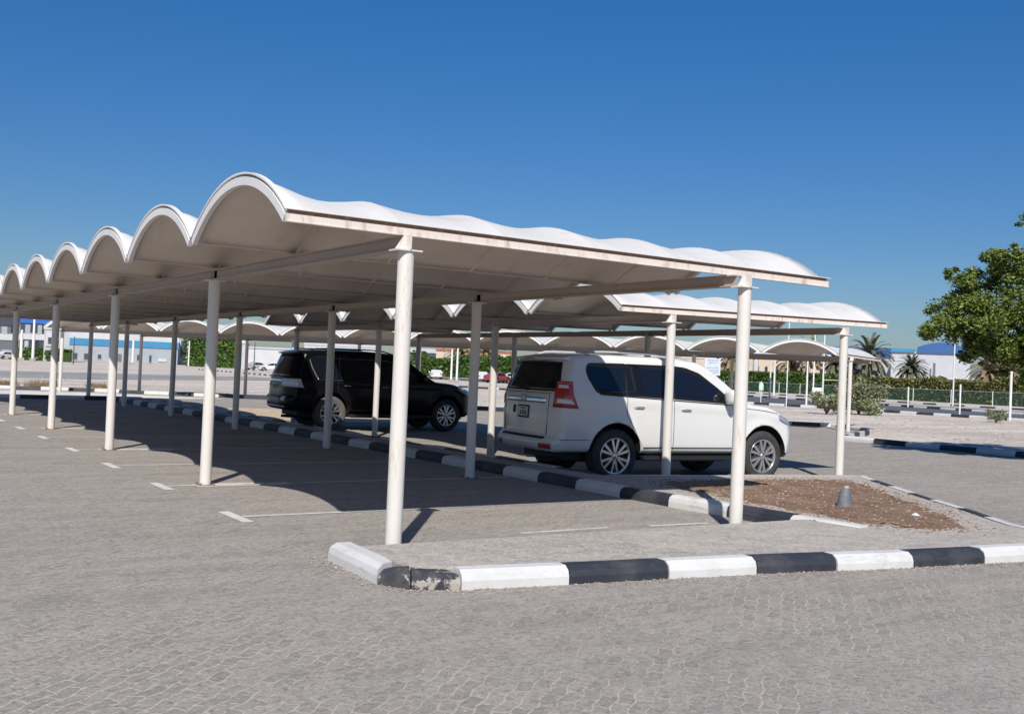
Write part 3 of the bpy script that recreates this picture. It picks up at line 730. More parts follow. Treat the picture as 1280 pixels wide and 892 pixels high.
def make_suv(sp, loc, rz, label, res=1.0, name='parked_suv', cat='car', group=None):
    bd = Body(sp); L, w = bd.L, bd.w; root = empty(name, loc, rz); tag(root, label, cat, group)
    mats = [M[sp['paint']], M['liner']]
    ob = bd.mesh(res).build('body', mats, root)
    cut = MB()
    for wx in sp['wheels']:
        for sg in (-1, 1):
            n = 40; R_ = sp['arch']; y0_, y1_ = sg*(w-.36), sg*(w+.25); vs = []
            for i in range(n):
                a = 2*pi*i/n
                for yy in (y0_, y1_): vs.append((wx-L/2+R_*cos(a), yy, sp['wr']+R_*sin(a)))
            fs = [(2*i, 2*i+1, (2*i+3) % (2*n), (2*i+2) % (2*n)) for i in range(n)]+[tuple(2*i for i in reversed(range(n))), tuple(2*i+1 for i in range(n))]
            if sg > 0: fs = [tuple(reversed(f)) for f in fs]
            cut.add(vs, fs, 0)
    bmc = bmesh.new(); co = cut.build('cutter', [M['liner']]); bmc.from_mesh(co.data); bmesh.ops.recalc_face_normals(bmc, faces=bmc.faces); bmc.to_mesh(co.data); bmc.free()
    bmc = bmesh.new(); bmc.from_mesh(ob.data); bmesh.ops.recalc_face_normals(bmc, faces=bmc.faces); bmc.to_mesh(ob.data); bmc.free()
    ob.parent = None
    md = ob.modifiers.new('b', 'BOOLEAN'); md.object = co; md.operation = 'DIFFERENCE'; md.solver = 'EXACT'; md.material_mode = 'TRANSFER'
    dg = bpy.context.evaluated_depsgraph_get(); dg.update()
    me = bpy.data.meshes.new_from_object(ob.evaluated_get(dg)); ob.modifiers.clear(); ob.data = me
    bpy.data.objects.remove(co); ob.parent = root
    gl = 'glass'
    for sd in (-1, 1):
        for lo, hi, a0, a1 in sp['windows']:
            mb = MB(); bd.patch(mb, bd.side(sd, lo, hi, a0, a1), max(4, int(22*res)), 6, .005); mb.build('side_window', M[gl], ob)
        for lo, hi, a0, a1, mat in sp.get('trim', []):
            mb = MB(); bd.patch(mb, bd.side(sd, lo, hi, a0, a1), max(3, int(14*res)), 2, .006); mb.build('side_trim', M[mat], ob)
        # shut lines
        for x0_, za, x1_, zb_ in sp.get('seams', []):
            mb = MB(); n = 10
            def fs_(a, b, x0_=x0_, x1_=x1_, za=za, zb_=zb_, sd=sd):
                z = za+(zb_-za)*a; x = x0_+(x1_-x0_)*a+(b-.5)*.009
                return (x, sd*w, bd.cinv(x, z))
            bd.patch(mb, fs_, 14, 1, .0015, skirt=.004); mb.build('door_seam', M['dark'], ob)
        for hx, hz in sp.get('handles', []):
            mb = MB(); p = bd.P(hx, sd*w, bd.cinv(hx, hz))
            mb.tube([p+Vector((-.095, sd*.005, 0)), p+Vector((-.08, sd*.024, .002)), p+Vector((.06, sd*.026, .004)), p+Vector((.085, sd*.005, .004))], [.006, .009, .009, .006], 8); mb.build('door_handle', M[sp['handle_mat']], ob)
    mb = MB(); x0_, x1_ = sp['shield']; bd.patch(mb, bd.topf(x0_, x1_, sp['shield_w']), max(4, int(14*res)), max(4, int(14*res)), .005); mb.build('windscreen', M[gl], ob)
    ry, rz0, rz1 = sp['rearglass']; mb = MB()
    bd.patch(mb, lambda a, b: (0, (2*a-1)*(ry[0]+(ry[1]-ry[0])*b), bd.cinv(.02, rz0+(rz1-rz0)*b)), max(4, int(16*res)), max(3, int(8*res)), .006); mb.build('rear_window', M[gl], ob)
    # lamps
    for sd in (-1, 1):
        for z0, z1, yin, xs, mat, *of in sp['tail']:
            of = of[0] if of else .012
            mb = MB()
            bd.patch(mb, lambda a, b, sd=sd: (0, sd*(yin+(w-yin)*a), bd.cinv(.02, z0+(z1-z0)*b)), 10, 6, of)
            bd.patch(mb, lambda a, b, sd=sd: ((xs[0]+(xs[1]-xs[0])*(1-b)**1.4)*a, sd*w, bd.cinv(.02, z0+(z1-z0)*b)), 8, 6, of)
            mb.build('tail_lamp', M[mat], ob)
        z0, z1, yin, xs = sp['head']; mb = MB()
        bd.patch(mb, lambda a, b, sd=sd: (L, sd*(yin+(w-yin)*a), bd.cinv(L-.05, z0+(z1-z0)*b)), 8, 3, .008)
        bd.patch(mb, lambda a, b, sd=sd: (L-xs*a, sd*w, bd.cinv(L-xs*a, z0+(z1-z0)*b+.06*a*(1-b)+.03*a)), 8, 3, .008); mb.build('headlight', M['head_lamp'], ob)
    mb = MB(); bd.patch(mb, bd.frontf(-.42, .42, .62, .88), 8, 4, .01); mb.build('grille', M['chrome' if res > .5 else 'dark'], ob)
    for k in range(5):
        if res > .5: mb = MB(); bd.patch(mb, bd.frontf(-.39, .39, .645+k*.045, .672+k*.045), 8, 1, .014); mb.build('grille_slot', M['dark'], ob)
    mb = MB(); bd.patch(mb, bd.frontf(-.6, .6, sp['bot'][-1][1]+.06, sp['bot'][-1][1]+.18), 8, 2, .008); mb.build('air_intake', M['plastic'], ob)
    # sill band, underbody, bumper inserts
    mb = MB(); ul = sp['bot'][0][1]
    mb.box((-L/2+.42, -w+.34, .30), (L/2-.35, w-.34, ul+.16)); mb.box((-L/2+1.75, -w+.16, .30), (L/2-1.5, w-.16, ul+.1)); mb.tube([(-L/2+.75, -.28, .33), (-L/2+.75, .28, .33)], .13, 14); mb.box((sp['wheels'][0]-L/2-.1, -w+.12, sp['wr']-.05), (sp['wheels'][0]-L/2+.1, w-.12, sp['wr']+.05))
    mb.tube([(-L/2+.10, -.45, .30), (-L/2+.9, -.45, .30)], .035, 10)
    mb.build('underbody', M['plastic'], root)
    for sd in (-1, 1):
        for k, wx in enumerate(sp['wheels']): wheel(root, wx-L/2, sd*(w-.015), sp['tyre_r'], sd, tyre=sp['tyres'][k], rimr=sp['rimr'], nsp=sp.get('nsp', 6), res=max(.4, res))
        if sp.get('step'):
            x0_, x1_ = sp['step']; mb = MB()
            mb.box((x0_-L/2, sd*(w-.13), .335), (x1_-L/2, sd*(w+.02), .385)); mb.build('side_step', M[sp['step_mat']], root)
        mx = sp['mirror']; p = bd.P(mx, sd*w, bd.cinv(mx, bd.belt(mx)+.03)); mb = MB()
        def blob(c, r, mi):
            vs = []; n = 10; m = 7
            for i in range(m+1):
                t = pi*i/m
                for j in range(n):
                    a = 2*pi*j/n; q = [sin(t)*cos(a), sin(t)*sin(a), cos(t)]; q = [math.copysign(abs(k_)**.7, k_) for k_ in q]
                    vs.append((c[0]+r[0]*q[0], c[1]+r[1]*q[1], c[2]+r[2]*q[2]))
            fs = [(i*n+j, (i+1)*n+j, (i+1)*n+(j+1) % n, i*n+(j+1) % n) for i in range(m) for j in range(n)]; mb.add(vs, fs, mi, True)
        blob((p.x+.02, p.y+sd*.13, p.z+.10), (.06, .12, .115), 0); mb.tube([p+Vector((0, -sd*.02, .02)), p+Vector((.02, sd*.08, .05))], .028, 8, 1)
        mb.build('wing_mirror', [M[sp['mirror_mat']], M['plastic']], ob)
        if sp.get('rails'):
            x0_, x1_ = sp['rails']; mb = MB(); pts = []
            for i in range(9):
                x = x0_+(x1_-x0_)*i/8; q = bd.P(x, sd*(w-.12), bd.HB); pts.append(q+Vector((0, 0, .045 if 0 < i < 8 else 0)))
            mb.tube(pts, .017, 8); mb.build('roof_rail', M[sp['rail_mat']], ob)
    if sp.get('spoiler'):
        mb = MB(); zt = sp['spoiler'][0]; n = 14
        prof = []
        for j in range(n+1):
            b = 2*j/n-1; q = bd.P(.0, b*(w-.06), bd.cinv(.02, zt)); q2 = bd.P(.30, b*(w-.09), bd.HB)
            rr = sp['spoiler'][1]*(1-.35*abs(b)**3)
            prof.append([q+Vector((.10, 0, -.0)), Vector((q.x-rr, q.y, zt+.005)), Vector((q.x-rr-.005, q.y, zt+.03)), q2+Vector((0, 0, .006)), q2+Vector((.05, 0, -.02))])
        vs = [v for r_ in prof for v in r_]; m = 5
        fs = [(j*m+k, (j+1)*m+k, (j+1)*m+(k+1) % m, j*m+(k+1) % m) for j in range(n) for k in range(m)]+[tuple(range(m)), tuple(n*m+k for k in reversed(range(m)))]
        mb.add(vs, fs, 0, False); mb.build('spoiler', M[sp['paint']], ob)
        mb = MB(); q = bd.P(0, 0, bd.cinv(.02, zt)); mb.box((q.x-sp['spoiler'][1]-.012, -.13, zt+.006), (q.x-sp['spoiler'][1]+.02, .13, zt+.026)); mb.build('brake_lamp', M['red_lamp'], ob)
    for (y0_, y1_, z0, z1, mat, nm, off) in sp.get('rear_bits', []):
        mb = MB(); bd.patch(mb, bd.rearf(y0_, y1_, z0, z1), 10, 3, off); mb.build(nm, M[mat], ob)
    return root, ob, bd
T1 = .385
prado = dict(L=4.78, w=.94, paint='white_paint', r=.085, tumble=.22, crown=.03, rk=.13, fk=.34, flare=.02,
    top=[(0, 1.785), (.35, 1.81), (1.2, 1.84), (2.0, 1.84), (2.50, 1.815), (2.80, 1.76), (3.2, 1.50), (3.50, 1.27), (3.66, 1.20), (4.1, 1.16), (4.5, 1.08), (4.78, .97)],
    belt=[(0, 1.26), (1.4, 1.215), (3.3, 1.14), (4.78, 1.0)], bot=[(0, .43), (.6, .43), (1.1, .44), (1.5, .42), (3.5, .42), (4.1, .38), (4.78, .36)],
    rear=[(.3, .10), (.42, .02), (.52, .0), (.60, .0), (.635, .085), (.95, .085), (1.22, .11), (1.72, .29), (1.9, .36)], nose=[(.3, .10), (.45, .03), (.6, .0), (.85, .02), (1.0, .09), (1.2, .22)],
    wheels=(1.13, 3.92), wr=T1+.02, arch=.455, tyre_r=T1, rimr=.255, tyres=('rubber', 'rubber'), nsp=6,
    windows=[([(.44, 1.60), (.50, 1.50), (.72, 1.285), (.80, 1.262), (1.28, 1.245)], [(.44, 1.655), (.47, 1.70), (.54, 1.715), (1.28, 1.728)], .44, 1.28),
             ([(1.30, 1.245), (2.13, 1.215)], [(1.30, 1.725), (2.13, 1.73)], 1.305, 2.13),
             ([(2.16, 1.215), (3.30, 1.165)], [(2.16, 1.73), (2.40, 1.71), (2.66, 1.635), (3.0, 1.42), (3.30, 1.20)], 2.16, 3.30)],
    trim=[([(1.27, 1.24), (1.32, 1.24)], [(1.27, 1.72), (1.32, 1.72)], 1.282, 1.303, 'plastic'), ([(2.1, 1.22), (2.2, 1.22)], [(2.1, 1.73), (2.2, 1.73)], 2.132, 2.158, 'plastic'),
          ([(.80, 1.246), (3.30, 1.145)], [(.80, 1.262), (3.30, 1.158)], .80, 3.30, 'plastic'),
          ([(1.6, .50), (3.4, .50)], [(1.6, .512), (3.4, .512)], 1.62, 3.42, 'plastic'), ([(4.3, .37), (4.7, .37)], [(4.3, .45), (4.7, .44)], 4.40, 4.74, 'plastic'),
          ([(3.45, 1.115), (4.45, 1.035)], [(3.45, 1.121), (4.45, 1.041)], 3.45, 4.42, 'dark'), ([(.05, .605), (.68, .605)], [(.05, .612), (.68, .612)], .05, .66, 'dark')],
    seams=[(1.30, 1.22, 1.30, .98), (1.30, .98, 1.60, .52), (2.145, 1.20, 2.17, .44), (3.33, 1.12, 3.36, .85), (3.36, .85, 3.33, .45)],
    handles=[(1.52, 1.085), (2.38, 1.065)], handle_mat='chrome', shield=(2.84, 3.46), shield_w=(.72, .84),
    rearglass=((.84, .76), 1.27, 1.70), tail=[(1.05, 1.425, .765, (.10, .34), 'red_lamp', .012), (1.315, 1.362, .81, (.03, .05), 'clear_lamp', .016), (1.11, 1.175, .83, (.15, .24), 'clear_lamp', .016)],
    head=(.86, 1.0, .50, .34), step=(1.55, 3.45), step_mat='plastic', mirror=3.10, mirror_mat='white_paint', rails=(.45, 2.6), rail_mat='silver_paint', spoiler=(1.715, .15),
    rear_bits=[(-.62, .64, 1.10, 1.175, 'chrome', 'chrome_garnish', .026), (-.82, .82, 1.235, 1.243, 'dark', 'tailgate_seam', .003), (-.66, .66, .612, .626, 'dark', 'bumper_gap', .012),
               (.66, .668, .63, 1.22, 'dark', 'tailgate_seam', .003), (-.668, -.66, .63, 1.22, 'dark', 'tailgate_seam', .003),
               (-.14, .20, .87, 1.05, 'plastic', 'plate_frame', .012), (-.12, .18, .89, 1.03, 'plate', 'licence_plate', .018), (-.085, -.05, .915, .975, 'plate_ink', 'plate_writing', .020), (-.03, .0, .915, .975, 'plate_ink', 'plate_writing', .020), (.02, .055, .915, .975, 'plate_ink', 'plate_writing', .020), (.08, .11, .915, .975, 'plate_ink', 'plate_writing', .020), (-.05, .10, .995, 1.012, 'plate_ink', 'plate_writing', .020),
               (-.86, -.62, .47, .55, 'red_lamp', 'reflector', .012), (.62, .86, .47, .55, 'red_lamp', 'reflector', .012), (.30, .36, .93, 1.04, 'plastic', 'tailgate_latch', .012)])
wdir = -.11
org = Vector((9.98, 12.0, -.118)); fw = Vector((cos(wdir), sin(wdir), 0)); lf = Vector((-sin(wdir), cos(wdir), 0))
ctr = org+lf*(.93*1.0)+fw*(4.78/2-1.13)*1.02
suv1, b1, bd1 = make_suv(prado, ctr, wdir, 'white SUV with rear in the canopy shade, parked by the brown soil bed'); suv1.scale = (1.02, 1.0, 1.05)
# rear wiper + antenna fin details
mb = MB(); q0 = bd1.P(0, 0, bd1.cinv(.02, 1.27)); q1 = bd1.P(0, .42, bd1.cinv(.02, 1.31)); mb.tube([q0+Vector((-.02, 0, 0)), q1+Vector((-.03, 0, .02))], .01, 6); mb.build('wiper', M['plastic'], b1)
# emblem ring on the garnish
mb = MB()
cq = bd1.P(0, .03, bd1.cinv(.02, 1.16)); pts = [cq+Vector((-.035, .075*cos(a), .05*sin(a))) for a in [2*pi*k/20 for k in range(21)]]; mb.tube(pts, .006, 6, cap=False)
pts = [cq+Vector((-.038, .03*cos(a), .045*sin(a))) for a in [2*pi*k/20 for k in range(21)]]; mb.tube(pts, .005, 6, cap=False)
pts = [cq+Vector((-.038, .05*cos(a), .018*sin(a)+.02)) for a in [2*pi*k/20 for k in range(21)]]; mb.tube(pts, .005, 6, cap=False); mb.build('emblem', M['chrome'], b1)
patrol = dict(L=5.16, w=.995, paint='black_paint', r=.09, tumble=.20, crown=.03, rk=.20, fk=.40, flare=.02,
    top=[(0, 1.83), (.35, 1.86), (1.3, 1.895), (2.2, 1.90), (2.85, 1.85), (3.08, 1.79), (3.5, 1.50), (3.85, 1.27), (4.0, 1.22), (4.5, 1.19), (4.9, 1.12), (5.16, 1.02)],
    belt=[(0, 1.20), (1.4, 1.17), (3.9, 1.15), (5.16, 1.1)], bot=[(0, .45), (.6, .42), (1.1, .44), (1.5, .40), (3.9, .40), (4.6, .36), (5.16, .36)],
    rear=[(.3, .10), (.45, .03), (.55, .0), (.72, .0), (.78, .05), (1.0, .06), (1.2, .09), (1.75, .30), (2.0, .36)], nose=[(.3, .14), (.45, .03), (.6, .0), (.95, .02), (1.12, .12), (1.3, .25)],
    wheels=(1.16, 4.235), wr=.42, arch=.47, tyre_r=.40, rimr=.255, tyres=('rubber_dusty', 'rubber'), nsp=6,
    windows=[([(.42, 1.66), (.80, 1.22), (1.30, 1.20)], [(.42, 1.73), (.62, 1.75), (1.30, 1.77)], .42, 1.30),
             ([(1.34, 1.20), (2.32, 1.19)], [(1.34, 1.77), (2.32, 1.78)], 1.34, 2.32),
             ([(2.37, 1.19), (3.56, 1.17)], [(2.37, 1.78), (2.7, 1.75), (2.95, 1.65), (3.3, 1.40), (3.56, 1.21)], 2.37, 3.56)],
    trim=[([(.36, 1.635), (.76, 1.19), (.80, 1.175)], [(.36, 1.69), (.76, 1.245), (.80, 1.22)], .36, .80, 'alloy'), ([(.8, 1.175), (3.6, 1.15)], [(.8, 1.192), (3.6, 1.167)], .8, 3.6, 'dark')],
    seams=[(1.32, 1.18, 1.32, .95), (1.32, .95, 1.66, .50), (2.345, 1.17, 2.37, .42), (3.6, 1.15, 3.62, .45)],
    handles=[(1.56, 1.05), (2.55, 1.04)], handle_mat='chrome', shield=(3.08, 3.83), shield_w=(.76, .90),
    rearglass=((.84, .74), 1.22, 1.74), tail=[(.99, 1.18, .50, (.16, .32), 'clear_lamp'), (1.06, 1.075, .50, (.22, .22), 'chrome', .015)],
    head=(.93, 1.10, .50, .36), step=(1.6, 3.8), step_mat='plastic', mirror=3.50, mirror_mat='black_paint', rails=(.45, 2.8), rail_mat='plastic', spoiler=(1.765, .09),
    rear_bits=[(-.50, .50, 1.09, 1.16, 'chrome', 'chrome_garnish', .02), (-.18, .28, .94, 1.07, 'plate', 'licence_plate', .014), (-.12, .22, .97, 1.03, 'plate_ink', 'plate_writing', .017),
               (-.80, -.64, .66, .76, 'clear_lamp', 'reflector', .014), (.64, .80, .66, .76, 'clear_lamp', 'reflector', .014), (-.8, .8, .50, .54, 'chrome', 'bumper_trim', .012)])
bdir = -.10
org = Vector((10.45, 23.35, -.118)); fw = Vector((cos(bdir), sin(bdir), 0)); lf = Vector((-sin(bdir), cos(bdir), 0))
suv2, b2, bd2 = make_suv(patrol, org+lf*.985+fw*(5.16/2-1.16), bdir, 'black SUV with a dusty rear tyre parked in the middle canopy shade'); suv2.scale = (1.0, 1.0, 1.035)

# far parked cars (low detail of the same kind of shape)
sedan = dict(prado); sedan.update(L=4.5, w=.88, paint='white_paint', spoiler=None, rails=None, step=None,
    top=[(0, .98), (.5, 1.06), (.7, 1.09), (1.35, 1.40), (2.0, 1.44), (2.5, 1.40), (3.3, 1.03), (4.0, .92), (4.5, .78)], belt=[(0, .94), (4.5, .86)], bot=[(0, .30), (4.5, .26)],
    rear=[(.3, .06), (.6, 0), (.9, .05), (1.4, .1)], nose=[(.2, .1), (.5, 0), (.8, .08), (1, .2)], wheels=(.95, 3.6), wr=.33, arch=.38, tyre_r=.32, rimr=.2,
    windows=[([(.95, .96), (1.9, .95)], [(.95, 1.12), (1.35, 1.33), (1.9, 1.36)], .95, 1.9), ([(1.95, .95), (3.0, .94)], [(1.95, 1.36), (2.4, 1.33), (3.0, 1.06)], 1.95, 3.0)],
    trim=[], seams=[], handles=[], shield=(2.55, 3.2), shield_w=(.7, .8), rearglass=((.6, .6), .8, .82), tail=[(.70, .86, .5, (.2, .2), 'red_lamp')], head=(.62, .74, .5, .3), mirror=3.0, rear_bits=[])
carspots = [(602, 150, 1.2, 'white_paint', 'small white car far off in front of the green hedge'), (623, 140, 0.4, 'red_paint', 'small dark red car far off beside the green hedge'),
            (640, 146, 2.3, 'white_paint', 'pale car far off beyond the rear window of the white SUV'), (546, 160, 1.1, 'white_paint', 'distant white car beyond the bonnet of the black SUV'),
            (8, 215, .5, 'white_paint', 'white car in front of the dark grey block at far left'), (322, 190, .3, 'silver_paint', 'silver car in front of the low white wall'), (340, 178, 2.9, 'white_paint', 'white car beside the low white wall, behind the black SUV')]
first = {}
for u, dist, rz, pt, lb in carspots:
    p = hp(u, dist)
    if pt not in first:
        sp = dict(sedan); sp['paint'] = pt; first[pt], _, _ = make_suv(sp, p, rz, lb, .35, 'distant_car', 'car', 'small cars parked in the distance')
    else:
        c = copy_tree(first[pt]); c.location = p; c.rotation_euler.z = rz; c['label'] = lb

# ------------------------------------------------------------------ bollard stub on the soil
mb = MB(); 
N = 20; prof = [(.118, 0), (.115, .03), (.098, .17), (.085, .235), (.062, .262), (.05, .27)]
for (ra, za), (rb, zb_) in zip(prof, prof[1:]):
    mb.add([(ra*cos(2*pi*k/N), ra*sin(2*pi*k/N), za) for k in range(N)]+[(rb*cos(2*pi*k/N), rb*sin(2*pi*k/N), zb_) for k in range(N)], [(k, (k+1) % N, N+(k+1) % N, N+k) for k in range(N)], 0, True)
bo = mb.build('bollard_stub', M['concrete'], None, (9.56, 7.52, .115)); tag(bo, 'short tapered grey bollard stub standing on the brown soil', 'bollard'); bo.rotation_euler = (.05, .09, 0); bo.scale = (.70, .70, .84)
mb = MB(); mb.tube([(0, 0, .268), (0, 0, .30)], [.045, .04], 14); mb.tube([(.03, 0, .30), (.03, 0, .305)], .02, 8); mb.build('bollard_cap', M['kerb_plain'], bo)
mb = MB(); pebble(mb, 9.72, 6.72, .13, .055); tag(mb.build('pale_stone', M['kerb_white']), 'single pale stone lying on the soil in front of the grey stub', 'stone')

# ------------------------------------------------------------------ vegetation
def leaves(mb, c, r, n, size, flat=1.0, shell=.55):
    for _ in range(n):
        d = Vector((random.gauss(0, 1), random.gauss(0, 1), random.gauss(0, 1))).normalized(); rr = r*(shell+(1-shell)*random.random())
        p = Vector(c)+Vector((d.x*rr, d.y*rr, d.z*rr*flat))
        a = Vector((random.gauss(0, 1), random.gauss(0, 1), random.gauss(0, .6))).normalized(); b = a.cross(Vector((random.gauss(0, 1), random.gauss(0, 1), random.gauss(0, 1)))).normalized()
        s_ = size*random.uniform(.6, 1.3)
        mb.add([p-a*s_, p+b*s_*.45, p+a*s_, p-b*s_*.45], [(0, 1, 2, 3)])
def tree(base, blobs, label, mat, leaf, trunk_h, tr, dens, name='leafy_tree', cat='tree'):
    root = empty(name, base); tag(root, label, cat)
    mb = MB(); top = Vector((.1, .1, trunk_h)); mb.tube([(0, 0, -.1), (.03, 0, trunk_h*.4), top], [tr*1.3, tr, tr*.85], 12)
    for c, r in blobs:
        if r < .6: continue
        c = Vector(c); m = top.lerp(c, .5)+Vector((0, 0, .25)); mb.tube([top, m, c], [tr*.45, tr*.28, tr*.08], 7)
    mb.build('trunk', M['bark'], root)
    mb = MB()
    for c, r in blobs:
        c = Vector(c)
        leaves(mb, c, r*.72, int(dens*r*r*.5), leaf, .8, .2)
        for _ in range(int(9*r)+3):
            d = Vector((random.gauss(0, 1), random.gauss(0, 1), random.gauss(0, .9))).normalized()
            cc = c+d*r*random.uniform(.6, 1.0); sub = r*random.uniform(.22, .42)
            leaves(mb, cc, sub, int(dens*sub*sub*1.7), leaf, .75, .25)
    mb.build('crown', M[mat], root); return root
tb = Vector((24.0, 11.6, 0)); TS = .87
def P(u, v, Y): return Vector((0, 0, CH))+Y*(F+RR*((u-640)/FPX)-UU*((v-446)/FPX))
blobs = [(P(u, v, Y*TS)-tb, r*TS) for u, v, Y, r in ((1195, 412, 26.5, .75), (1172, 385, 27, .45), (1182, 402, 25.6, .45), (1200, 350, 26.6, .42), (1222, 385, 26.2, .85), (1240, 355, 27, .75), (1262, 395, 25.6, 1.0), (1265, 340, 26.5, .8), (1232, 430, 26, .75), (1290, 430, 26, 1.1),
         (1270, 445, 25.6, .75), (1300, 360, 27.4, 1.2), (1278, 322, 27, .4), (1250, 440, 27.2, .7), (1320, 400, 25, 1.3), (1380, 370, 26.5, 1.5), (1330, 320, 27.5, 1.1), (1283, 272, 27.2, .32), (1300, 285, 27.6, .5), (1400, 430, 25.5, 1.4), (1218, 440, 26.6, .35), (1400, 290, 27, 1.2))]
tree(tb, blobs, 'large dense green tree filling the right edge of the view', 'leaf', .042, 1.3, .2, 4600)
def palm(base, h, cr, label, nf=62, mat='palm', droop=.9, group=None, tr=.22, width=1.0):
    root = empty('date_palm', base); tag(root, label, 'palm tree', group)
    mb = MB(); mb.tube([(0, 0, 0), (0, .05, h*.5), (.05, 0, h)], [tr*1.15, tr, tr*1.1], 10); mb.build('trunk', M['bark'], root)
    mb = MB()
    for k in range(nf):
        az = 2.399*k+random.uniform(-.2, .2); el = radians(82-125*(k/nf)*droop); L_ = cr*random.uniform(.85, 1.1)*width
        p = Vector((.05, 0, h)); d = Vector((cos(az)*cos(el), sin(az)*cos(el), sin(el))); n = 9; pts = [p.copy()]
        for i in range(n):
            p = p+d*L_/n; pts.append(p.copy()); d = (d+Vector((0, 0, -.115-.02*i))).normalized()
        mb.tube(pts, [.03]+[.018]*(n-1)+[.006], 4, cap=False)
        for i in range(1, n+1):
            dd = (pts[i]-pts[i-1]).normalized(); sd_ = dd.cross(Vector((0, 0, 1))); 
            if sd_.length < .1: sd_ = Vector((1, 0, 0))
            sd_.normalize()
            for s2 in (-1, 1):
                for t in (0, .25, .5, .75):
                    q = pts[i-1].lerp(pts[i], t); l = cr*.20*(1-.45*i/n)
                    tip = q+(sd_*s2*.75+dd*.7+Vector((0, 0, .15))).normalized()*l
                    mb.add([q, q+dd*.15, tip+dd*.06, tip], [(0, 1, 2, 3)])
    mb.build('crown', M[mat], root); return root
def px_h(u, dist, vtop, z=0):       # height of a point seen at row vtop above the ground at distance
    p = hp(u, dist); Y = p.dot(Vector((F.x, F.y, 0)))
    lo, hi = -5, 60
    for _ in range(40):
        m = (lo+hi)/2; q = Vector((p.x, p.y, m-CH)); vv = 446-FPX*q.dot(UU)/q.dot(F)
        if vv > vtop: lo = m
        else: hi = m
    return lo
for u, dist, vc, cr, lb, mt, dr in ((1087, 165, 447, 3.9, 'tall dense date palm right of the far canopy end', 'palm', 1.0), (1080, 168, 463, 3.4, 'shorter palm merging under the tall dense date palm', 'palm', 1.0), (1140, 168, 463, 2.7, 'single small palm in front of the pale blue topped warehouse', 'palm', .8),
                     (1238, 172, 467, 3.7, 'drooping dry palm below the large green tree', 'palm_dry', 1.1), (1264, 178, 471, 3.8, 'drooping dry palm at the far right edge under the large tree', 'palm_dry', 1.1),
                     (1010, 205, 444, 3.9, 'palm behind the far canopy nearest arch', 'palm_dry', .9), (990, 208, 456, 4.2, 'yellowing palm in front of the long beige building', 'palm_dry', 1.1), (1046, 200, 455, 3.5, 'green palm behind the end of the far canopy', 'palm', 1.0),
                     (575, 240, 444, 4.8, 'dry palm above the distant green hedge, left of its neighbour', 'palm_dry', 1.2), (608, 240, 445, 5.0, 'dry palm behind the hedge, between two canopy columns', 'palm_dry', 1.2), (915, 210, 449, 3.6, 'dry palm beside the pale information sign', 'palm_dry', 1.2)):
    palm(hp(u, dist), px_h(u, dist, vc), cr, lb, mat=mt, droop=dr)
def hedge(p, q, h, wd, label, mat, n, leaf=.16, top=.25):
    root = empty('hedge', p); tag(root, label, 'hedge'); d = (q-p); L_ = d.length; d.normalize(); s_ = Vector((-d.y, d.x, 0))
    mb = MB(); N_ = int(L_/1.5)
    for i in range(N_): 
        hh = h*(.86+.1*noise.noise(Vector((i*.4, 1, 0)))); mb.box((i*1.5, -wd*.36, 0), (i*1.5+1.49, wd*.36, hh-.15), 0, lambda t: d*t.x+s_*t.y+Vector((0, 0, t.z)))
    mb.build('branches', M['hedge'], root)
    mb = MB()
    for _ in range(n):
        a = random.random()*L_; z = random.random()**.7*h*(1+top*noise.noise(Vector((a*.35, p.x, 0))))
        y = random.choice((-1, -1, 1))*wd*.5*random.uniform(.75, 1.1) if random.random() < .7 else random.uniform(-.5, .5)*wd
        if abs(y) < wd*.36: z = h*(.9+top*.5*noise.noise(Vector((a*.35, p.x, 0)))+random.uniform(-.08, .1))
        c = d*a+s_*y+Vector((0, 0, z)); u_ = Vector((random.gauss(0, 1), random.gauss(0, 1), random.gauss(0, 1))).normalized(); v_ = u_.cross(Vector((random.gauss(0, 1), random.gauss(0, 1), random.gauss(0, 1)))).normalized(); l = leaf*random.uniform(.6, 1.4)
        mb.add([c-u_*l, c+v_*l*.6, c+u_*l, c-v_*l*.6], [(0, 1, 2, 3)])
    mb.build('foliage', M[mat], root); return root
hedge(hp(1060, 172), hp(868, 200), 3.4, 2.0, 'bright green clipped hedge behind the green mesh fence, centre right', 'hedge', 16000, .22, .06)
hedge(hp(1300, 136), hp(1066, 158), 2.9, 1.8, 'olive green hedge behind the fence, below the warehouse', 'hedge_dry', 14000, .2, .3)
hedge(hp(655, 200), hp(520, 226), 3.9, 3, 'loose green hedge seen past the black SUV bonnet', 'hedge', 9000, .3, .5)
hedge(hp(300, 215), hp(238, 228), 6.5, 4, 'dark green hedge right of the blue banded hall', 'hedge', 6500, .30, .8)
hedge(hp(84, 205), hp(26, 215), 2.2, 2, 'low green hedge in front of the grey apartment block', 'hedge', 2500, .3, .3)
def shrub(p, h, r, label, mat, n, leaf, name='shrub', cat='shrub', group=None):
    root = empty(name, p); tag(root, label, cat, group); mb = MB()
    for k in range(9):
        a = k*2.4; mb.tube([(0, 0, 0), (cos(a)*r*.35, sin(a)*r*.35, h*.45), (cos(a)*r*.7, sin(a)*r*.7, h*.8)], [.035, .025, .01], 5)
    mb.build('stem', M['bark'], root); mb = MB()
    for k in range(16):
        a = random.random()*6.3; rr = r*sqrt(random.random())*.75; c = (cos(a)*rr, sin(a)*rr, h*random.uniform(.15, .85)*(1-.3*(rr/r)**2)); leaves(mb, c, r*.36, n//16, leaf, 1.0, .2)
    mb.build('foliage', M[mat], root); return root
shrub(hp(1076, 60), px_h(1076, 60, 471), 1.55, 'wide grey green bush between the far canopy end column and the kerb', 'shrub', 6500, .075)
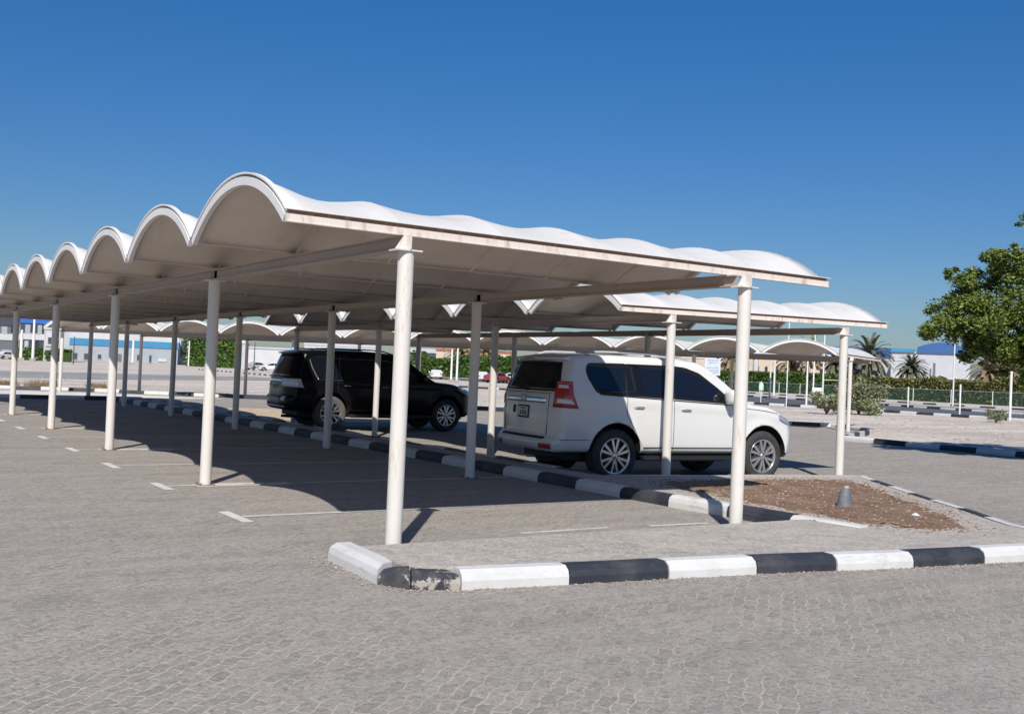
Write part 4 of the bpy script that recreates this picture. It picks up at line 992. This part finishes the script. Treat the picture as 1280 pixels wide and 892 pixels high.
shrub(hp(1036, 57), 1.3, 1.0, 'low grey green bush left of the far canopy end column', 'shrub', 2600, .07)
shrub(hp(1248, 58), .75, .6, 'small grey green bush by the white kerb dashes under the large tree', 'shrub', 900, .05)
for u, v, r, lb in ((8, 481, .5, 'dry brown tuft on the gravel at the far left'), (52, 483, .7, 'largest dry brown tuft on the gravel behind the left kerb'), (122, 484, .5, 'dry brown tuft on the gravel, right of the largest tuft')):
    p = gp(u, v); root = empty('dry_grass', p); tag(root, lb, 'dry grass', 'dry tufts behind the kerb'); mb = MB()
    for _ in range(420):
        a = random.random()*6.3; q = Vector((cos(a), sin(a), 0))*r*sqrt(random.random()); t = q+Vector((random.gauss(0, .12), random.gauss(0, .12), random.uniform(.12, .38)*r*1.4)); mb.add([q, q+Vector((.02, .01, 0)), t], [(0, 1, 2)])
    mb.build('blades', M['drygrass'], root)

# ------------------------------------------------------------------ poles, fence, signs
poles = [(1193, 100, 428, .07, 'tall pale lamp pole in front of the blue topped warehouse', 0), (1010, 72, 432, .06, 'pale pole under the far canopy nearest arch', 0), (1030, 80, 416, .06, 'tall pale pole rising beside the far canopy end arch', 0),
         (964, 110, 455, .08, 'left one of the two close pale poles before the clipped hedge', 0), (969, 108, 450, .10, 'right one of the two close pale poles before the clipped hedge', 1), (1018, 150, 418, .10, 'distant pale pole whose top shows above the far canopy arch', 0),
         (565, 130, 436, .13, 'left one of two white poles above the black SUV bonnet', 0), (572, 126, 432, .13, 'right one of two white poles above the black SUV bonnet', 0),
         (41, 190, 398, .22, 'pale lamp pole before the blue roofed apartment block', 0), (26, 185, 412, .22, 'pale post beside the dark grey apartment block', 0), (166, 190, 425, .2, 'pale lamp pole in front of the blue banded hall', 0), (92, 150, 420, .06, 'thin dark post at the left end of the blue banded hall', 0), (318, 150, 428, .07, 'thin dark post beside the low white wall', 0), (236, 185, 426, .12, 'pale pole right of the blue banded hall', 0)]
for u, dist, vt, r, lb, _ in poles:
    p = hp(u, dist); h = px_h(u, dist, vt); root = empty('lamp_pole', p); tag(root, lb, 'pole', 'thin poles in the distance')
    mb = MB(); mb.tube([(0, 0, 0), (0, 0, h*.5), (0, 0, h)], [r*1.1, r, r*.8], 8); mb.build('shaft', M['pole' if 'dark' not in lb.split(' post')[0] else 'w_dark'], root)
    mb = MB(); mb.box((-r*2, -r*2, 0), (r*2, r*2, r*2.5)); mb.build('pole_base', M['kerb_plain'], root)
    if 'lamp pole' in lb: mb = MB(); mb.tube([(0, 0, h), (.2, -.1, h+.12), (.9, -.4, h+.15)], .04, 6); mb.box((.7, -.5, h+.1), (1.3, -.3, h+.2)); mb.build('lamp_head', M['galv'], root)
mb = MB(); p = hp(985, 68); h = px_h(985, 68, 402)   # slim mast whose lamp shows between the two canopies
root = empty('lamp_pole', p); tag(root, 'slim mast with a small dark lamp peeking above the middle canopy roof', 'pole', 'thin poles in the distance')
mb.tube([(0, 0, 0), (0, 0, h)], .035, 8); mb.build('shaft', M['pole'], root); mb = MB(); mb.box((-.2, -.06, h-.02), (.12, .06, h+.16)); mb.build('lamp_head', M['dark'], root)
# fence
fa, fb, fc = hp(1300, 124), hp(1060, 146), hp(850, 190)
for (a, b), lb in (((fa, fb), 'galvanised fence with dark green mesh before the olive hedge'), ((fb, fc), 'galvanised fence with dark green mesh before the clipped hedge')):
    d = b-a; L_ = d.length; d.normalize(); root = empty('mesh_fence', a); tag(root, lb, 'fence'); n = max(2, int(L_/5.2)); hf = 1.55
    for i in range(n+1):
        q = d*L_*i/n; mb = MB(); mb.tube([q, q+Vector((0, 0, hf+.1))], .05, 6); mb.build('fence_post', M['pole'], root)
    for z in (hf,): mb = MB(); mb.tube([Vector((0, 0, z)), d*L_+Vector((0, 0, z))], .035, 6); mb.build('top_rail', M['galv'], root)
    mb = MB(); mb.add([(0, 0, .1), tuple(d*L_+Vector((0, 0, .1))), tuple(d*L_+Vector((0, 0, hf-.05))), (0, 0, hf-.05)], [(0, 1, 2, 3)]); mb.build('green_mesh', M['mesh'], root)
for u, dist, vt, r, lb in ((1265, 63, 465, .07, 'thick pale post by the kerb under the large tree'), (1202, 66, 481, .05, 'pale kerbside post right of the tall lamp pole'), (1137, 92, 484, .07, 'short pale post at the fence left of the small palm')):
    p = hp(u, dist); h = px_h(u, dist, vt); mb = MB(); mb.tube([(0, 0, 0), (0, 0, h)], r, 8); mb.tube([(0, 0, h), (0, 0, h+.04)], r*1.25, 8); tag(mb.build('kerb_post', M['pole'], None, p), lb, 'post')
p = hp(891, 75); h0, h1_ = px_h(891, 75, 469), px_h(891, 75, 448); root = empty('sign_board', p); tag(root, 'pale rectangular sign with rows of small writing on a post behind the white SUV', 'sign')
ax = Vector((cos(-.59), sin(-.59), 0)); fr = lambda t: ax*t.x+Vector((-ax.y, ax.x, 0))*t.y+Vector((0, 0, t.z))
mb = MB(); mb.tube([(0, .05, 0), (0, .05, h0+.2)], .05, 8); mb.build('post', M['galv'], root)
mb = MB(); mb.box((-.56, -.03, h0), (.56, .0, h1_), 0, fr); brd = mb.build('panel', M['sign_white'], root)
mb = MB()
for row, (wd, y) in enumerate(((.7, .86), (.5, .72), (.8, .42), (.6, .26), (.75, .14))):
    x = -wd/2
    while x < wd/2: l = random.uniform(.05, .13); mb.box((x, -.034, h0+(h1_-h0)*y), (x+l, -.031, h0+(h1_-h0)*(y+.06)), 0, fr); x += l+.05
mb.build('writing', M['sign_blue'], brd)
p = hp(1018, 95); root = empty('sign_board', p); tag(root, 'small blank white sign on a bracket post before the clipped hedge', 'sign'); zt = px_h(1018, 95, 484)
mb = MB(); mb.box((-.1, -.02, zt-.5), (.75, .02, zt), 0, fr); mb.build('panel', M['pole'], root); mb = MB(); mb.tube([fr(Vector((.8, 0, 0))), fr(Vector((.8, 0, zt+1.2)))], .05, 8); mb.tube([fr(Vector((.8, 0, zt+.7))), fr(Vector((2.6, 0, zt+.7)))], .03, 6); mb.build('post', M['pole'], root)
p = hp(953, 78); root = empty('warning_sign', p); tag(root, 'small pale green pointed sign on a thin post past the white SUV bonnet', 'sign'); zt = px_h(953, 78, 476)
mb = MB(); mb.tube([(0, 0, 0), (0, 0, zt-.3)], .03, 6); mb.build('post', M['pole'], root); mb = MB()
mb.add([fr(Vector(t)) for t in ((-.16, -.02, zt-.65), (.16, -.02, zt-.65), (.16, -.02, zt-.25), (0, -.02, zt), (-.16, -.02, zt-.25), (-.16, .02, zt-.65), (.16, .02, zt-.65), (.16, .02, zt-.25), (0, .02, zt), (-.16, .02, zt-.25))],
       [(0, 1, 2, 3, 4), (9, 8, 7, 6, 5)]+[(i, 5+i, 5+(i+1) % 5, (i+1) % 5) for i in range(5)]); mb.build('panel', M['sign_green'], root)

# ------------------------------------------------------------------ buildings
def building(ua, ub, dist, vtop, depth, wall, label, bands=(), windows=None, name='building', dist2=None, roofm=None, vref=None):
    a = hp(ua, dist); b = hp(ub, dist2 or dist); h = px_h((ua+ub)/2, dist, vtop); d = b-a; W_ = d.length; d.normalize(); n = Vector((-d.y, d.x, 0))
    if n.dot(a) < 0: n = -n
    root = empty(name, a); tag(root, label, 'building'); fr = lambda t: d*t.x+n*t.y+Vector((0, 0, t.z))
    z = 0; bl = sorted(bands); mb = MB()
    mb.box((0, 0, 0), (W_, depth, h), 0, fr); wl = mb.build('wall', M[wall], root)
    for z0, z1, mt in bands:
        mb = MB(); mb.box((-.15, -.15, h*z0), (W_+.15, depth+.15, h*z1+(.1 if z1 >= 1 else 0)), 0, fr); mb.build('cladding_band', M[mt], root)
    for (x0_, x1_, z0, z1, mt) in (windows or []):
        mb = MB(); mb.box((W_*x0_, -.12, h*z0), (W_*x1_, .2, h*z1), 0, fr); wd = mb.build('window', M[mt], root)
        mb = MB(); mb.box((W_*x0_-.1, -.16, h*z0-.10), (W_*x1_+.1, .1, h*z0), 0, fr); mb.build('sill', M['w_clad'], wd)
    return root, fr, W_, h
building(-30, 22, 225, 396, 14, 'w_mid', 'dark grey two storey block with white balcony at far left', [(.80, 1.0, 'w_dark'), (.45, .60, 'w_white')], [(.58, .72, .62, .78, 'w_grey'), (.8, .95, .62, .78, 'pane'), (.1, .3, .62, .78, 'pane'), (.6, .9, .02, .22, 'w_grey')])
building(24, 62, 215, 397, 14, 'w_dark', 'grey apartment block with bright blue roof at the left', [(.86, 1.0, 'b_bright'), (.48, .62, 'w_white')], [(.15, .32, .64, .83, 'w_grey'), (.36, .5, .64, .83, 'pane'), (.56, .70, .64, .83, 'w_grey'), (.15, .28, .05, .45, 'w_clad'), (.4, .6, .05, .45, 'pane')])
building(54, 86, 208, 409, 12, 'w_clad', 'pale grey gabled house left of the blue banded hall', [(.93, 1.0, 'w_white')], [(.1, .5, .45, .85, 'w_white'), (.35, .55, .6, .85, 'pane'), (.15, .30, .5, .7, 'pane')])
building(82, 222, 255, 418, 30, 'w_grey', 'long low grey hall with sky blue band and white top', [(.80, 1.0, 'w_white'), (.56, .80, 'b_sky')], [(.06, .10, .05, .27, 'w_dark'), (.16, .20, .05, .27, 'w_dark'), (.28, .31, .1, .25, 'w_dark'), (.45, .49, .02, .3, 'w_mid'), (.63, .67, .1, .3, 'w_dark'), (.74, .76, .05, .3, 'w_dark'), (.82, .9, .1, .2, 'w_white')])
building(216, 240, 262, 424, 16, 'w_clad', 'small pale building between the blue banded hall and the hedge', [], [(.4, .7, .3, .95, 'w_dark')])
building(84, 128, 300, 414, 20, 'w_mid', 'flat mid grey building rising behind the blue banded hall', [(.9, 1, 'w_dark')])
building(304, 430, 210, 436, 1.0, 'w_white', 'low white wall seen left of the black SUV', [(.94, 1.0, 'w_clad')], name='boundary_wall')
building(302, 310, 200, 426, 1.5, 'w_clad', 'pale square tower pier left of the low white wall', [(.9, 1, 'w_white')], name='gate_pier')
building(380, 470, 300, 428, 18, 'w_white', 'white flat roofed building partly hidden above the black SUV', [(.85, 1.0, 'w_clad')], [(.2, .4, .4, .7, 'pane')])
building(505, 552, 290, 436, 18, 'w_dark', 'dark building behind the black SUV windscreen', [(.85, 1.0, 'w_clad')], [(.1, .3, .3, .6, 'pane'), (.5, .8, .3, .6, 'pane')])
building(545, 640, 280, 438, 20, 'w_beige', 'beige villa behind the dry palms and loose hedge', [(.93, 1.0, 'tile')], [(.1, .14, .4, .7, 'pane'), (.3, .34, .4, .7, 'pane')])
wn = [(x, x+.022, .35, .62, 'pane') for x in (.05, .12, .22, .31, .38, .47, .56, .63, .72, .83, .91)]
building(700, 905, 235, 443, 26, 'w_beige', 'long beige building behind the roof of the white SUV', [(.94, 1.0, 'w_white')], wn)
building(900, 1052, 240, 441, 26, 'w_beige', 'beige building with small dark openings above the clipped hedge', [(.95, 1.0, 'w_white')], wn+[(.10, .125, .5, .7, 'dark')])
building(905, 950, 214, 472, 5, 'w_beige', 'small tiled gate house between the poles and the beige building', [(.86, 1.0, 'tile')], [(.2, .35, .2, .5, 'dark')])
mb = MB()
building(1006, 1124, 335, 434, 60, 'w_clad', 'huge blue topped warehouse behind the tall date palm', [(.76, 1.0, 'b_blue'), (.72, .76, 'w_beige')])
root, fr, W_, h = building(1114, 1213, 300, 440, 50, 'w_clad', 'white warehouse with curved blue roof left of the large tree', [], [(.50, .52, .35, .62, 'w_mid'), (.44, .46, .22, .5, 'w_mid'), (.54, .57, .22, .75, 'w_mid'), (.85, 1.0, .26, .36, 'w_dark')])
mb = MB(); N = 24                                     # the shallow arched blue roof
xs = [W_*.33+W_*.70*i/N for i in range(N+1)]; ar = [h+2.6*sin(pi*min(1, .12+.86*i/N))**.8 for i in range(N+1)]
vs = [fr(Vector((x, y, z))) for y in (-.5, 50.5) for x, z in zip(xs, ar)]+[fr(Vector((x, y, h-.3))) for y in (-.5, 50.5) for x in xs]
m = N+1; fs = []
for i in range(N): fs += [(i, i+1, m+i+1, m+i), (i, 2*m+i, 2*m+i+1, i+1), (m+i, m+i+1, 3*m+i+1, 3*m+i)]
fs += [(0, m, 3*m, 2*m), (N, 2*m+N, 3*m+N, m+N)]
mb.add(vs, fs); mb.build('arched_roof', M['b_blue'], root)
mb = MB(); mb.box((0, -.6, h-.2), (W_*.30, 40, h+.7), 0, fr); mb.build('roof', M['b_sky'], root)
building(1118, 1290, 185, 473, 6, 'w_beige', 'low beige wall and shed below the white warehouse', [(.9, 1.0, 'w_white')], [(.55, .6, .2, .6, 'w_white')])
# white tank dome whose top shows in a valley of the far canopy
p = hp(945, 190); zc = px_h(945, 190, 437); mb = MB(); N = 16; r = 1.45
mb.tube([(0, 0, 0), (0, 0, zc-.8)], .5, 10); tank = mb.build('dome_tank', M['w_white'], None, p); tag(tank, 'white rounded tank top showing in a valley of the far canopy', 'tank')
mb = MB()
for i in range(6):
    z0_, z1_ = i/6*pi/2, (i+1)/6*pi/2
    for (ra, za, rb, zb_) in ((r*cos(z0_), zc-.8+r*.8*sin(z0_), r*cos(z1_), zc-.8+r*.8*sin(z1_)),):
        mb.add([(ra*cos(2*pi*k/N), ra*sin(2*pi*k/N), za) for k in range(N)]+[(rb*cos(2*pi*k/N), rb*sin(2*pi*k/N), zb_) for k in range(N)], [(k, (k+1) % N, N+(k+1) % N, N+k) for k in range(N)], 0, True)
mb.build('dome', M['w_white'], tank)

# loose stones on the gravel behind the kerbs
mb = MB()
for _ in range(5200):
    if random.random() < .62: x = random.uniform(23.8, 54); y = random.uniform(8, 60)
    else: x = random.uniform(-5, 40); y = random.uniform(45, 72)
    if inpoly(x, y, LOT): continue
    pebble(mb, x, y, -.03, random.choice((.015, .02, .03, .035, .06))*random.uniform(.7, 1.2))
tag(mb.build('loose_rubble', M['rubble']), 'pale rubble stones strewn over the open gravel ground', 'rubble', kind='stuff')
print('objects', len(bpy.data.objects))
